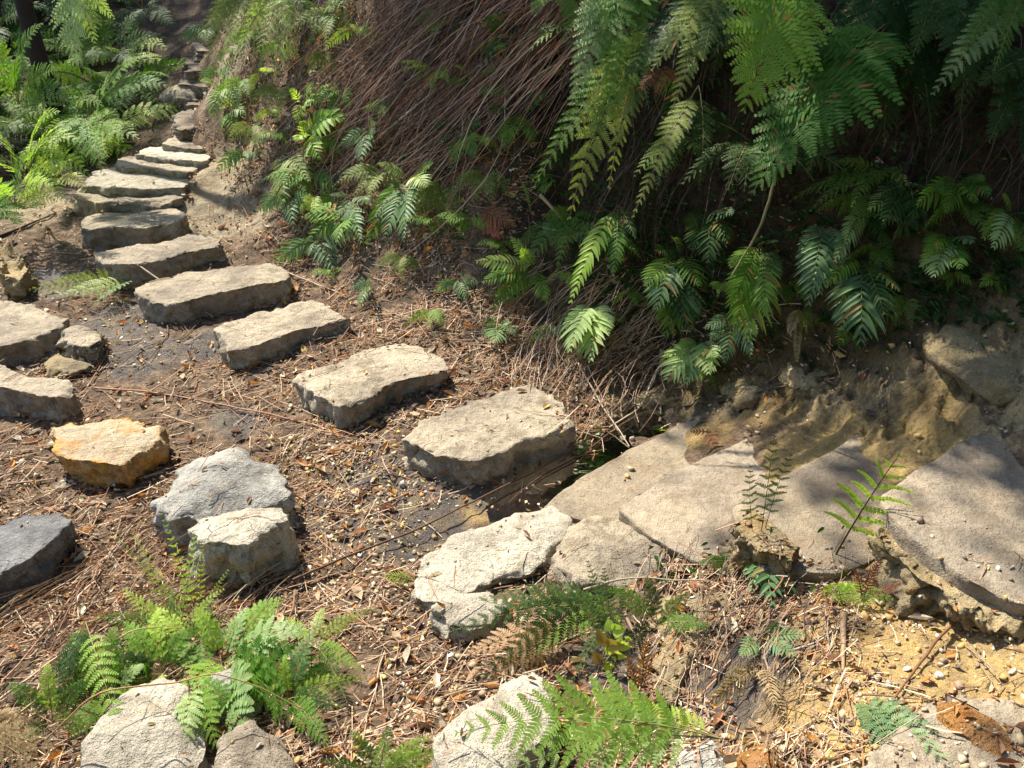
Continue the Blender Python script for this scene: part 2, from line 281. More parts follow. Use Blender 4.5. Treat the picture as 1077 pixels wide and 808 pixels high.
# ------------------------------------------------------------------ stones
SV=[];SF=[];SO=[]
def stone(name,outline,zt,thick,mat,label,cat='stone',group=None,dome=0,rough=1,flare=1.06,shift=(0,0),seed=0,chip=1,parent=None):
    """outline in photograph pixels on the plane z=zt; every stone gets a real thickness and buried foot"""
    pts=np.array([(G(o[0],o[1],.035) if zt is None else P(o[0],o[1],z=zt)) for o in outline]); cen=pts.mean(0); pts=pts-cen
    if sum(pts[i-1][0]*pts[i][1]-pts[i][0]*pts[i-1][1] for i in range(len(pts)))<0: pts=pts[::-1]
    N=168; q=np.vstack([pts,pts[:1]]); L=np.r_[0,np.cumsum(np.linalg.norm(np.diff(q[:,:2],axis=0),axis=1))]
    s=np.linspace(0,L[-1],N,endpoint=False); R=np.stack([np.interp(s,L,q[:,k]) for k in range(3)],1)
    for _ in range(1): R=.25*np.roll(R,1,0)+.5*R+.25*np.roll(R,-1,0)
    # top surface height: plane fit through the outline
    A=np.c_[pts[:,:2],np.ones(len(pts))]; co=np.linalg.lstsq(A,pts[:,2],rcond=None)[0]
    size=np.sqrt(L[-1]/4*.2)*.05+.01; bev=min(.008*chip,thick*.25)
    rings=[];fac=[]
    for f in [0.001,.08,.16,.24,.32,.4,.48,.56,.64,.71,.78,.84,.89,.93,.96,.98,.992,1.]:
        rr=R*f; rr[:,2]=R[:,:2]@co[:2]*f+co[2]+dome*(1-f**2.2); 
        if f>.95: rr[:,2]-=bev*((f-.95)/.05)**2*.45
        rings.append(rr); fac.append(f)
    nside=16
    for k in range(1,nside+1):
        u=k/nside; fl=1+(flare-1)*u; rr=R*(fl); rr[:,:2]+=np.array(shift)*u
        rr[:,2]=R[:,:2]@co[:2]+co[2]-bev*.45-thick*u; rings.append(rr); fac.append(1)
    V=np.array(rings); nr=len(rings)
    W=V+cen; Q=W*1.0+seed*7.13
    # outward horizontal direction on the sides, up on top
    T=np.roll(R,-1,0)-np.roll(R,1,0); out_=np.stack([T[:,1],-T[:,0],0*T[:,0]],1); out_/=np.linalg.norm(out_,axis=1)[:,None]+1e-9
    lo=fbm(Q*3.5,2); mid=fbm(Q*11,3); hi=fbm(Q*34,3)
    rid=np.abs(fbm(Q*np.array([9,9,22])+5,3,.6))
    fa=np.array(fac)[:,None]; side=(np.arange(nr)>=17)[:,None]; cel=np.round(fbm(Q*4.3+2,2)*5)/5+np.round(fbm(Q*9+4,2)*4)/8
    uz=np.clip((np.arange(nr)-17)/nside,0,1)[:,None]
    offt=(lo*.016+mid*.006+hi*.0028)*rough*(1-.3*side)
    V[...,2]+=np.where(side,mid*.004,offt)+dome*lo*1.2
    rim=np.clip((fa-.75)/.25,0,1)
    offs=((mid*.02+hi*.007-rid*.035)*rough*chip*np.where(side,1,rim**2)+lo*.02*rim)*np.where(uz>0,1,.75)
    offs=offs+cel*.035*rough*rim**3
    V+=out_[None]*offs[...,None]
    chipm=np.clip(fbm(Q*7+9,3)-.2,0,1)*rim**2*(1-uz)
    V[...,2]-=chipm*.1*chip*rough*np.where(side,.5,1)
    Vf=V.reshape(-1,3); i=np.arange(nr*N).reshape(nr,N); j=np.roll(i,-1,1)
    Fq=np.stack([i[:-1],i[1:],j[1:],j[:-1]],-1).reshape(-1,4)
    base=cen.copy(); 
    ev=np.broadcast_to(np.clip((fa-.55)/.45,0,1)**1.5,(nr,N)).ravel()
    o=mesh(name,Vf,Fq,M[mat],smooth=True,attrs={'edge':ev}); o.location=Vector(cen.tolist()); SV.append(Vf+cen); SF.append(Fq); SO.append((R.copy(),cen.copy()))
    if len(R): 
        me=o.data; a=me.attributes.get('sharp_face')
    if parent: o.parent=parent
    return tag(o,label,cat,group)
STG='stone treads of the descending track'
stone('stepping_stone',[(421,461),(445,444),(487,421),(525,411),(552,404),(575,405),(591,428),(606,444),(592,452),(570,458),(550,462),(538,473),(515,480),(492,484),(458,482),(427,470)],.1,.24,'sandstone','nearest low stepping stone with chipped right end beside the shallow puddle','stepping stone',STG,seed=1,chip=1.5)
stone('stepping_stone',[(309,397),(340,383),(369,373),(405,359),(433,360),(455,373),(470,386),(440,397),(413,404),(390,415),(374,424),(356,431),(332,420),(316,411)],.115,.24,'sandstone','second nearest stepping stone, blocky slab with dark chiselled front above the puddle stone','stepping stone',STG,seed=2)
stone('stepping_stone',[(223,347),(240,340),(262,333),(300,320),(327,316),(355,325),(373,334),(344,342),(318,347),(288,359),(262,367),(237,370)],.125,.2,'sandstone','third nearest stepping stone with a grey squared left end face','stepping stone',STG,seed=3)
stone('stepping_stone',[(141,303),(156,295),(195,286),(237,281),(265,276),(290,279),(302,287),(302,295),(251,304),(195,315),(173,319),(148,316)],.15,.2,'sandstone','fourth stepping stone, longest of the slabs, a twig leaning on its front','stepping stone',STG,seed=4)
stone('stepping_stone',[(97,265),(139,259),(181,252),(206,243),(229,251),(238,257),(195,266),(156,275),(134,280),(108,278)],.19,.2,'sandstone','fifth stepping stone, narrow slab with a deep shaded front and green frond at its foot','stepping stone',STG,seed=5)
stone('stepping_stone',[(84,227),(100,223),(140,220),(178,216),(191,219),(194,229),(180,235),(150,239),(120,239),(92,243),(82,237)],.23,.2,'sandstone','sixth stone step, short thick block with rounded ends','step',STG,seed=6,dome=.01)
stone('stepping_stone',[(77,206),(79,198),(100,194),(189,195),(191,208),(170,212),(139,214),(100,213)],.27,.2,'sandstone','seventh stone step, straight block with wavy shaded front edge','step',STG,seed=7)
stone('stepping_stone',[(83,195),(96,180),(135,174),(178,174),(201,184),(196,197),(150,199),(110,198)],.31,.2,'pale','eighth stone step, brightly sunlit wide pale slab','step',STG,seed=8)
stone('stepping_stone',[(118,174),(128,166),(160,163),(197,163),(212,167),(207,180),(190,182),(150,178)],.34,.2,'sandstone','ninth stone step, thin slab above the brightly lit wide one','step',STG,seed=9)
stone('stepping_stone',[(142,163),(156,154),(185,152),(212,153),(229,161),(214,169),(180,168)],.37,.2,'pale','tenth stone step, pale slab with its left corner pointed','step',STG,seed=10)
stone('stepping_stone',[(168,153),(182,143),(200,138),(234,138),(238,150),(214,156),(190,156)],.4,.2,'sandstone','eleventh stone step, highest sunlit slab before the track goes dark','step',STG,seed=11)
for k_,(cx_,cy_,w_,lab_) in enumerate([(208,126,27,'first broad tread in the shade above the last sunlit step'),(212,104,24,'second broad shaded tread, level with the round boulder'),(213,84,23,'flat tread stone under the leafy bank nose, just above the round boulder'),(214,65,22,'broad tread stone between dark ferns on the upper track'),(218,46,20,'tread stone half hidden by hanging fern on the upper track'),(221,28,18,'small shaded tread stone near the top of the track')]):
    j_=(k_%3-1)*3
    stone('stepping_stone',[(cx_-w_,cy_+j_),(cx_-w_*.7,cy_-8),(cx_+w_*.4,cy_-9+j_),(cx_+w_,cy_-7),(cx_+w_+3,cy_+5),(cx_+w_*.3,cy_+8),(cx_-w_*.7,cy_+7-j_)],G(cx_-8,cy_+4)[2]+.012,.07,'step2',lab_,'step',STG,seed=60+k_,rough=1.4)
stone('boulder',[(168,108),(176,100),(192,96),(206,100),(208,110),(190,114),(172,113)],None,.1,'sandstone','brown round boulder left of the shaded track','rock',dome=.03,seed=13)
# rocks on the left and foreground
stone('rock',[(-40,318),(0,315),(30,322),(74,333),(60,345),(35,356),(0,366),(-40,366)],.13,.14,'sandstone','long pale flat rock at the left frame edge, upper one','rock',seed=20,flare=1.1)
stone('rock',[(-40,385),(0,384),(30,397),(76,402),(72,414),(40,417),(0,410),(-40,408)],.13,.17,'sandstone','wide blocky rock at the left frame edge below the flat rock','rock',seed=21)
stone('rock',[(64,350),(80,341),(105,345),(112,358),(95,368),(70,364)],.11,.12,'sandstone','small weathered knobbly rock on the mud right of the flat rock','rock',seed=22,dome=.02,rough=1.6)
stone('rock',[(40,378),(60,366),(92,370),(98,384),(75,394),(48,392)],.06,.08,'claystone','low crumbly rock lying below the knobbly rock','rock',seed=23,dome=.02,rough=1.6)
stone('rock',[(-5,258),(12,254),(24,262),(28,280),(20,292),(-5,292)],.2,.13,'claystone','hollow broken rock with dark inside by the left edge','rock',seed=24,dome=-.05,rough=1.4)
stone('rock',[(51,449),(72,444),(110,437),(136,436),(158,446),(174,462),(150,474),(132,492),(108,490),(98,488),(78,486),(60,476),(62,464),(53,455)],.1,.12,'ochre','yellow orange flat topped rock with a shaded lower face','rock',seed=25,flare=.95)
stone('rock',[(160,530),(178,508),(188,490),(205,480),(240,472),(262,476),(270,484),(296,490),(304,510),(300,528),(262,532),(215,538),(180,545)],.095,.13,'grey','grey speckled boulder behind the cream boulder','rock',seed=26,dome=.035,flare=1.12,rough=1.2)
stone('rock',[(200,556),(222,545),(262,538),(296,540),(303,552),(278,566),(262,578),(240,578),(205,572)],.14,.24,'pale','cream angular boulder with flat front standing in front of the grey boulder','rock',seed=27,flare=1.4,dome=.015,shift=(-.02,-.04),rough=1.2)
stone('rock',[(-40,560),(0,545),(25,538),(64,537),(77,547),(60,562),(40,586),(0,606),(-40,620)],.1,.14,'slate','dark blue grey slab with shadowed right edge by the left frame edge','rock',seed=28,flare=.93)
stone('rock',[(78,790),(108,758),(138,730),(172,718),(196,726),(212,752),(212,785),(200,820),(140,835),(75,825)],.13,.2,'pale','large smooth tan boulder at the bottom left under fern fronds','rock',seed=29,dome=.045,flare=1.05,chip=.6)
stone('rock',[(224,802),(238,778),(266,766),(298,776),(318,800),(318,840),(265,850),(226,838)],.12,.2,'sandstone','rounded brown boulder at the bottom edge right of the large tan boulder','rock',seed=30,dome=.045,chip=.6)
stone('rock',[(200,740),(215,712),(250,702),(262,720),(250,745),(228,752)],.1,.14,'grey','small grey rock wedged behind the two bottom boulders','rock',seed=31,dome=.02)
stone('rock',[(455,775),(490,745),(530,718),(560,702),(576,705),(588,730),(590,770),(560,800),(520,850),(455,850)],.19,.2,'pale','bright white sloping rock under the lime frond at the bottom','rock',seed=32,dome=.015,flare=1.1)
stone('rock',[(430,610),(450,580),(490,556),(540,540),(580,532),(600,545),(592,565),(560,600),(520,612),(470,634),(435,628)],.075,.12,'pale','large sunlit pale rock beside the lowest cut step','rock',seed=33,dome=.012,rough=.8)
stone('rock',[(582,595),(590,565),(605,548),(635,541),(665,548),(696,562),(715,590),(690,612),(640,622),(600,618)],.085,.16,'sandstone','rounded brown rock propping up the lowest cut steps','rock',seed=34,dome=.03)
stone('rock',[(455,640),(480,622),(515,622),(540,640),(520,660),(470,662)],.1,.12,'pale','small cream rock half buried below the large sunlit rock','rock',seed=35,dome=.02)
stone('rock',[(690,625),(735,612),(785,622),(800,650),(775,680),(735,700),(705,745),(690,735),(700,690),(690,655)],.11,.15,'claystone','tapering earth caked rock in the middle of the foreground slope','rock',seed=36,dome=.03)
stone('rock',[(705,800),(722,782),(750,780),(768,800),(768,840),(710,840)],.2,.15,'grey','small grey stone at the bottom edge under the lime frond tip','rock',seed=37,dome=.02)
stone('rock',[(782,795),(795,782),(812,786),(820,800),(815,835),(782,835)],.24,.08,'rust','small rust red stone at the bottom edge','rock',seed=38,dome=.02)
stone('rock',[(925,770),(960,742),(1010,732),(1060,740),(1130,770),(1150,850),(960,860),(910,830)],.31,.1,'step','flat bedrock slab at the bottom right corner','rock',seed=39,dome=.01)
stone('rust_patch',[(985,742),(1010,742),(1050,765),(1075,790),(1060,803),(1025,780),(995,758)],.323,.03,'rust','rusty orange stone lens lying on the corner bedrock slab','rock',seed=40,dome=.006,rough=.6)
# cut steps at right
CG='broad worn steps climbing to the right'
stone('cut_step',[(572,534),(612,502),(660,473),(702,454),(735,436),(800,450),(760,510),(705,545),(660,560),(605,545)],.03,.2,'step2','lowest broad cut step bordering the puddle','step',CG,seed=50,rough=.35,chip=.45,flare=1.0)
stone('cut_step',[(647,533),(690,505),(745,478),(800,455),(850,426),(920,432),(900,490),(870,520),(820,560),(770,590),(735,592),(685,565)],.115,.2,'step','second broad cut step with a rough dark left end','step',CG,seed=51,rough=.35,chip=.45,flare=1.0)
stone('cut_step',[(768,532),(800,512),(870,475),(922,438),(985,402),(1050,430),(1010,490),(985,530),(935,580),(880,606),(800,600),(780,560)],.225,.22,'step2','third broad cut step behind the black stemmed frond','step',CG,seed=52,rough=.35,chip=.45,flare=1.0)
stone('cut_step',[(924,520),(960,500),(1010,465),(1077,428),(1150,386),(1220,440),(1220,600),(1077,640),(1010,610),(955,560),(935,540)],.375,.26,'step','highest cut step with layered ochre rock side at the right edge','step',CG,seed=53,rough=.45,chip=.7,flare=1.0)
stone('rock',[(768,545),(790,530),(815,545),(845,575),(835,592),(800,580),(775,565)],.27,.14,'claystone','wedge of layered ochre rock at the foot of the third cut step','rock',seed=54,rough=1.8)
stone('rock',[(925,530),(965,518),(1010,560),(1077,600),(1140,640),(1100,665),(1020,640),(960,615),(930,575)],.335,.18,'claystone','layered ochre outcrop with diagonal cracks under the highest cut step','rock',seed=55,rough=2.4)
def ledge(label,px,py,rad,mat,seed,sq=(1,.8,.6),sink=.35):
    c=G(px,py); r=np.random.default_rng(seed); bm_=__import__('bmesh').new(); __import__('bmesh').ops.create_icosphere(bm_,subdivisions=5,radius=1)
    V=np.array([v.co for v in bm_.verts]); F_=np.array([[v.index for v in f.verts] for f in bm_.faces]); bm_.free()
    for _ in range(11):
        n_=r.normal(size=3); n_/=np.linalg.norm(n_); d=.55+.25*r.random(); e_=V@n_-d; V=V-np.clip(e_,0,None)[:,None]*n_
    V=V*np.array(sq)*rad; a=r.random()*6.28; V=V@np.array([[math.cos(a),math.sin(a),0],[-math.sin(a),math.cos(a),0],[0,0,1]])
    N_=unit_(V); Q=(V+c)*1.; V=V+N_*(fbm(Q*np.array([7,7,24]),4,.6)[:,None]*.03+fbm(Q*40,3)[:,None]*.006)
    o=mesh('rock',V,F_,M[mat],smooth=True); o.location=Vector([c[0],c[1]+rad*sink*.3,c[2]-rad*sink*.5]); SV.append(V+np.array(o.location)); SF.append(F_); return tag(o,label,'rock')
def unit_(a): return a/(np.linalg.norm(a,axis=-1,keepdims=True)+1e-9)
ledge('crumbly ochre rock in the bank at the end of the puddle channel',712,420,.11,'claystone',1,(1.3,.8,.6),.6)
ledge('ochre earth ledge above the far end of the second cut step',790,405,.15,'claystone',2,(1.4,.8,.5),.7)
ledge('long layered ledge in the bank above the third cut step',880,395,.19,'claystone',3,(1.5,.8,.45),.7)
ledge('ochre ledge in the bank at the right frame edge above the highest step',1040,372,.2,'claystone',5,(1.5,.9,.5),.7)
ledge('small ledge of pale earth under the bank ferns at the right',985,335,.1,'claystone',6,(1.5,.8,.4),.8)
# ------------------------------------------------------------------ fronds
def unit(a): return a/(np.linalg.norm(a,axis=-1,keepdims=True)+1e-9)
def bez(a,b,c,t): t=t[:,None]; return (1-t)**2*a+2*t*(1-t)*b+t*t*c
def tube(pts,r0,r1,k=4):
    pts=np.asarray(pts,float); n=len(pts); T=unit(np.gradient(pts,axis=0)); ref=np.array([.13,.31,.94]); A=unit(np.cross(T,ref)); B=np.cross(T,A)
    r=np.linspace(r0,r1,n)[:,None,None]; an=np.arange(k)*2*np.pi/k
    V=pts[:,None]+r*(A[:,None]*np.cos(an)[None,:,None]+B[:,None]*np.sin(an)[None,:,None])
    i=np.arange(n*k).reshape(n,k); j=np.roll(i,-1,1)
    return V.reshape(-1,3),np.stack([i[:-1],j[:-1],j[1:],i[1:]],-1).reshape(-1,4)
def frond_geo(a,ctrl,c,width,kind='bi',pairs=16,n2=9,out=(-.1,-1,.25),roll=0,start=.15,rr=.0022,rng=RNG,curl=.25,slim=1.0,fill=.4):
    """kind 'bi' twice divided lacy frond, 'pin' once divided with strap leaflets. returns V,F,col,mi"""
    a,ctrl,c=map(lambda q:np.asarray(q,float),(a,ctrl,c))
    Lr=np.linalg.norm(c-a)
    ts=np.linspace(0,1,14); rp=bez(a,ctrl,c,ts); tv,tf=tube(rp,rr,rr*.3,4)
    t=np.linspace(start,.985,pairs); t=np.repeat(t,2); sgn=np.tile([-1.,1.],pairs); t=np.clip(t+rng.normal(size=len(t))*.004,0,.99)
    Cp=bez(a,ctrl,c,t); T=unit(2*(1-t)[:,None]*(ctrl-a)+2*t[:,None]*(c-ctrl))
    up=unit(np.array(out)*.8+np.array([0,0,.75])); N=unit(up[None]-T*(T@up)[:,None]); Sd=np.cross(T,N)
    cr,sr=math.cos(roll),math.sin(roll); N,Sd=N*cr+Sd*sr,Sd*cr-N*sr
    u=(t-start)/(1-start)
    prof=np.clip(1-u,0,1)**.8*np.clip(.55+u*1.6,0,1) if kind=='bi' else np.clip(1-u**2.2,0.12,1)*np.clip(.6+u*2,0,1)
    Lp=width*prof*(1+rng.normal(size=len(t))*.07)+.004
    ang=np.radians((62-22*u)+rng.normal(size=len(t))*4)
    D=unit(Sd*(sgn*np.sin(ang))[:,None]+T*np.cos(ang)[:,None]+N*(.08+rng.normal(size=len(t))*.07)[:,None])
    grav=np.array([0,0,-1.])
    if kind=='bi':
        s=np.linspace(.06,1,n2); m=len(t)
        pc=Cp[:,None]+D[:,None]*(Lp[:,None]*s[None])[...,None]+grav*(curl*Lp[:,None]*s[None]**2)[...,None]
        Dn=unit(D[:,None]+grav*(2*curl*s)[None,:,None])
        Nn=unit(N[:,None]-Dn*(N[:,None]*Dn).sum(-1,keepdims=True)); W=np.cross(Dn,Nn)
        pw=(Lp[:,None]/n2*1.0); pl=Lp[:,None]*.27*slim*(1-s[None]**1.6*.85)+.0015
        Vs=[];
        for sg in (-1,1):
            dd=unit(W*sg*.9+Dn*.45+Nn*(rng.normal(size=(m,n2,1))*.12+.05)); ww=unit(Dn-dd*(Dn*dd).sum(-1,keepdims=True))
            hw=(pw*fill)[...,None]; ln=np.broadcast_to(pl,(m,n2))[...,None]
            v=np.stack([pc-ww*hw,pc+dd*ln*.62-ww*hw*.85,pc+dd*ln,pc+dd*ln*.7+ww*hw*.75,pc+ww*hw],2)
            Vs.append(v.reshape(-1,3))
        V=np.vstack(Vs); k=len(V)//5; F5=np.arange(k*5).reshape(k,5)
        colr=np.repeat(np.clip(.5+rng.normal(size=k)*.25,0,1),5)
        # pinna midribs
        mr=np.stack([pc[:,0],pc[:,n2//2],pc[:,-1]],1); off=W[:,0][:,None]*rr*.35
        Vm=np.concatenate([mr-off,mr+off],1).reshape(-1,3); q=np.arange(m)[:,None]*6
        Fm=np.concatenate([q+np.array([0,3,4,1]),q+np.array([1,4,5,2])])
        Vall=np.vstack([tv,V,Vm]); n0=len(tv); n1=n0+len(V)
        return Vall,[tf,Fm+n1],[F5+n0],np.r_[np.full(len(tv),.6),colr,np.full(len(Vm),.9)]
    else:
        seg=np.linspace(0,1,6); wpr=np.array([.55,1,.95,.75,.45,.04]); m=len(t)
        bw=Lr/pairs*.36*slim*np.ones(m)*np.clip(Lp/width+.3,.3,1)
        pc=Cp[:,None]+D[:,None]*(Lp[:,None]*seg[None])[...,None]+grav*(curl*1.4*Lp[:,None]*seg[None]**2)[...,None]
        pc=pc+T[:,None]*(Lp[:,None]*.18*seg[None]**2)[...,None]
        Dn=unit(np.gradient(pc,axis=1)); Nn=unit(N[:,None]-Dn*(N[:,None]*Dn).sum(-1,keepdims=True)); W=np.cross(Dn,Nn)
        hw=(bw[:,None]*wpr[None])[...,None]
        Lf=pc-W*hw+Nn*hw*.35; Rt=pc+W*hw+Nn*hw*.35
        V=np.stack([Lf,pc,Rt],2).reshape(-1,3)
        q=(np.arange(m)[:,None]*18+np.arange(5)[None]*3).reshape(-1,1)
        Fq=np.concatenate([q+np.array([0,1,4,3]),q+np.array([1,2,5,4])])
        colr=np.repeat(np.clip(.5+rng.normal(size=m)*.22,0,1),18)+np.tile([0,.25,0],m*6)
        return np.vstack([tv,V]),[tf,Fq+len(tv)],[],np.r_[np.full(len(tv),.6),colr]
for n_,c1_,c2_ in [('dark',(.02,.055,.01),(.045,.1,.016))]: M[n_]=leaf_mat('dark green shade leaf',c1_,c2_,.2,.65)  # deeper green: shade of the overgrown bank is put into the leaf colour
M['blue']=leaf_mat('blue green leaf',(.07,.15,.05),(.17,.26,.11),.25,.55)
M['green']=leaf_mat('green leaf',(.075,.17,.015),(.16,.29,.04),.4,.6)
M['dead']=leaf_mat('dead orange leaf',(.3,.2,.1),(.48,.36,.2),.3,.7)
M['lime']=leaf_mat('lime leaf',(.28,.42,.05),(.4,.54,.1),.45,.55)
M['palegreen']=leaf_mat('pale green leaf',(.22,.34,.1),(.38,.48,.2),.38,.55)
M['olive']=leaf_mat('olive leaf',(.17,.23,.035),(.28,.33,.08),.38,.6)
M['stem']=leaf_mat('fern stem',(.16,.13,.04),(.24,.2,.08),0,.5); M['blackstem']=leaf_mat('black stem',(.02,.015,.012),(.04,.03,.02),0,.4)
M['redstem']=leaf_mat('brown stem',(.16,.08,.04),(.24,.13,.07),0,.6)
def frond_obj(name,base,parent,geo,mat,stem='stem',split=True):
    V,FQ,FP,col=geo; V=V-np.asarray(base); c=np.stack([np.clip(col,0,1)]*3,1); c[:,1:]=0
    k=5 if FP else 18; nt=56; m_=(len(V)-nt)//k
    br=np.repeat((RNG.random(m_)<.05)*RNG.uniform(.3,1,m_),k); c[nt:nt+len(br),1]=br
    if split:
        fr=mesh(name,V[nt:],[f-nt for f in FQ[1:]+FP if len(f)],M[mat],col=c[nt:],parent=parent)
        mesh('stalk',V[:nt],FQ[0],M[stem],col=c[:nt],parent=fr,smooth=True); return fr
    F=[f for f in FQ+FP if len(f)]; n0=len(FQ[0]); tot=sum(len(f) for f in F); mi=np.zeros(tot,int); mi[:n0]=1
    return mesh(name,V,F,[M[mat],M[stem]],col=c,mi=mi,parent=parent)
def fern(label,base,tips,mat='green',kind='pin',pairs=11,n2=9,width=.28,arch=.25,out=(-.15,-1,.2),group=None,name='fern',stem='stem',cat='fern',rr=.0022,curl=.2,slim=.85,start=.18,rollj=.25,mats=None,fill=.4):
    """base: world point; tips: list of (px,py,dy) pixel tip at base.y+dy, optional per-tip width factor"""
    e=empty(name,base,label,cat,group); base=np.asarray(base,float)
    for i,tp in enumerate(tips):
        tip=P(tp[0],tp[1],y=base[1]+tp[2])
        q_=G(tp[0],tp[1]); lf_=(.05 if tp[1]>420 else .1)+.04*RNG.random(); dq=np.linalg.norm(q_-O0)-np.linalg.norm(tip-O0)
        if dq<lf_: tip=q_+unit(O0-q_)*lf_
        L=np.linalg.norm(tip-base)
        ctrl=(base+tip)/2+np.array([0,0,1])*arch*L+unit(O0-base)*(.12*L if tp[1]<420 else 0)+RNG.normal(size=3)*.03*L
        hgt=(tp[3] if len(tp)>3 else 1)
        pz=3 if (kind=='pin' and pairs>5) else 0
        g_=frond_geo(base,ctrl,tip,width*(.82 if pz else 1)*L*hgt,kind,pairs+pz,n2,out,roll=RNG.normal()*rollj,rr=rr,curl=curl,slim=slim,start=start,fill=fill)
        frond_obj('frond',base,e,g_,(mats[i] if mats else mat),stem)
    return e
EXTRA_PTS=[]
# --- upper left ferns
ul='fern'
fern('bright pale lacy fern arching at the left edge of the track',P(30,190,y=4.35),[(-20,118,-.25),(62,118,-.3),(85,150,-.35),(-30,170,-.3),(40,205,-.4),(95,185,-.3),(70,215,-.45)],'lime','bi',14,9,.22,.3)
fern('bright green fern drooping over the dark hollow beside the stone steps',P(90,125,y=4.6),[(180,92,-.2),(130,150,-.4),(85,180,-.4),(60,150,-.35),(150,60,-.1),(110,185,-.5)],'green','bi',15,9,.24,.22)
fern('pale sunlit fern hanging down at the top left beside the dark trunk',P(70,-40,y=4.8),[(80,72,-.25,1.3),(100,45,-.15,1.2),(120,20,0)],'palegreen','bi',15,9,.27,.02,curl=.1)
fern('mid green fern with long combed fronds left of the dark trunk',P(20,110,y=5.2),[(-30,60,-.1),(45,25,-.1),(60,75,-.3),(-20,20,.1),(75,110,-.4),(20,60,-.3)],'green','bi',15,8,.24,.25)
fern('low bright fern tuft at the left frame edge under the pale fern',P(15,215,y=4.1),[(-30,175,-.1),(30,160,-.1),(55,195,-.2),(-10,200,-.3),(60,212,-.1)],'lime','bi',12,8,.26,.25)
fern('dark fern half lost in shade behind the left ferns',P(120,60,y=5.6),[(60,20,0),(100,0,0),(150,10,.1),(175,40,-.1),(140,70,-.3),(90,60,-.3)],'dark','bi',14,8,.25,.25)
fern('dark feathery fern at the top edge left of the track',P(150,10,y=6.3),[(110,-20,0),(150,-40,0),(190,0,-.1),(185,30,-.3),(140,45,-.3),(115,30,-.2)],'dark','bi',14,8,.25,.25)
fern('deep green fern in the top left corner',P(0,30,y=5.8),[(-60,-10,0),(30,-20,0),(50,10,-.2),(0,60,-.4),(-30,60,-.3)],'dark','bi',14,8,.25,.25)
fern('small yellow green fern at the foot of the left fern bank',P(60,190,y=4.5),[(40,165,-.1),(75,168,-.1),(90,200,-.2),(50,205,-.2)],'olive','bi',11,7,.28,.2)
# --- top centre clumps, left bank nose
fern('yellow green fern spilling over the top of the track',P(262,-30,y=4.9),[(206,45,-.2),(235,60,-.3),(225,25,-.1),(255,70,-.3),(280,55,-.3),(215,70,-.2)],'olive','bi',14,8,.2,.02,curl=.1)
fern('bright hanging fern above the bank nose with drooping tips',P(300,-25,y=4.7),[(270,60,-.3),(290,85,-.3),(312,50,-.2),(330,30,-.2),(250,50,-.2)],'lime','bi',13,8,.2,.05,curl=.15,mats=['olive','lime','olive','green','lime'])
fern('small pale leafy fern on the bank nose beside the shaded track',G(235,95),[(212,85,-.1),(222,110,-.1),(240,70,-.1),(250,110,-.1),(225,125,-.15)],'palegreen','pin',7,9,.35,.3)
fern('small green fern low on the bank nose above the sunlit steps',G(242,120),[(228,105,-.1),(232,138,-.15),(250,145,-.15),(258,120,-.1),(240,98,0)],'green','pin',7,9,.35,.3,mats=['palegreen','green','green','palegreen','lime'])
fern('vivid lime fern tuft on the sunlit part of the bank',G(322,150),[(345,120,-.05),(312,148,-.15),(360,125,-.1),(335,165,-.15),(318,128,0)],'lime','pin',6,9,.4,.3,slim=1.3)
fern('mossy olive fern clump hugging the bank beside the pale slope',G(300,165),[(292,200,-.1),(310,185,-.1),(325,190,-.1),(298,215,-.15),(285,178,-.05)],'olive','pin',8,9,.3,.1)
fern('tiny lime fern high on the leaf strewn bank',G(318,112),[(305,95,-.05),(330,92,-.05),(338,110,-.1),(312,128,-.1)],'lime','pin',6,9,.35,.3)
fern('green fern peeping out at the top of the sunlit bank',G(340,12),[(315,5,-.1),(365,10,-.1),(350,35,-.15),(330,35,-.15),(380,-5,-.05)],'green','bi',10,7,.3,.2)
# --- mid bank pinnate ferns
fern('pale blue green fern with combed leaflets in the middle of the bank foot',G(432,188),[(395,228,-.2,1.1),(448,196,-.25,1.3),(425,250,-.35,1.2),(405,250,-.3),(455,172,-.1),(398,172,-.1),(385,255,-.25)],'blue','pin',12,9,.27,.15,mats=['palegreen','palegreen','blue','blue','green','palegreen','green'])
fern('small dusty fern on the bank foot left of the pale combed fern',G(372,208),[(352,232,-.1),(362,250,-.15),(380,255,-.15),(390,215,-.1),(348,205,-.05)],'blue','pin',9,9,.25,.15)
fern('green fern sprawling on dead stalks beside the red frond',G(500,90),[(480,70,-.1),(520,75,-.1),(535,100,-.15),(470,85,-.05)],'green','pin',8,9,.3,.2)
fern('dark green leafy fern on the bank right of the dead stalks',G(545,120),[(515,118,-.15),(530,155,-.2),(560,150,-.2),(575,100,-.1),(520,145,-.1)],'green','pin',9,9,.3,.2,mats=['dark','green','green','dark','dark'])
fern('mid green fern under the dead stalks above the pale combed fern',G(485,140),[(462,150,-.1),(475,175,-.15),(500,165,-.15),(505,130,-.05),(455,130,0)],'green','pin',8,9,.3,.2,mats=['dark','green','green','dark','dark'])
fern('bright sunlit fern with fanned fronds above the puddle stone',G(562,285),[(502,275,-.15,.8),(508,297,-.2,.8),(520,322,-.25,.9),(548,262,-.1),(575,318,-.2),(538,250,-.05)],'green','pin',12,9,.3,.15,mats=['palegreen','green','green','lime','green','palegreen'])
fern('small aqua green fern tuft on the litter above the second stepping stone',G(525,345),[(512,336,-.05),(535,340,-.05),(508,352,-.05),(520,360,-.06),(540,352,-.04)],'blue','pin',6,9,.35,.2)
fern('pale yellow green fern lying on the slope above the puddle stone',G(625,318),[(595,345,-.15),(600,368,-.2,1.2),(622,378,-.25,1.2),(640,350,-.15)],'palegreen','pin',9,9,.3,.1,slim=1.1)
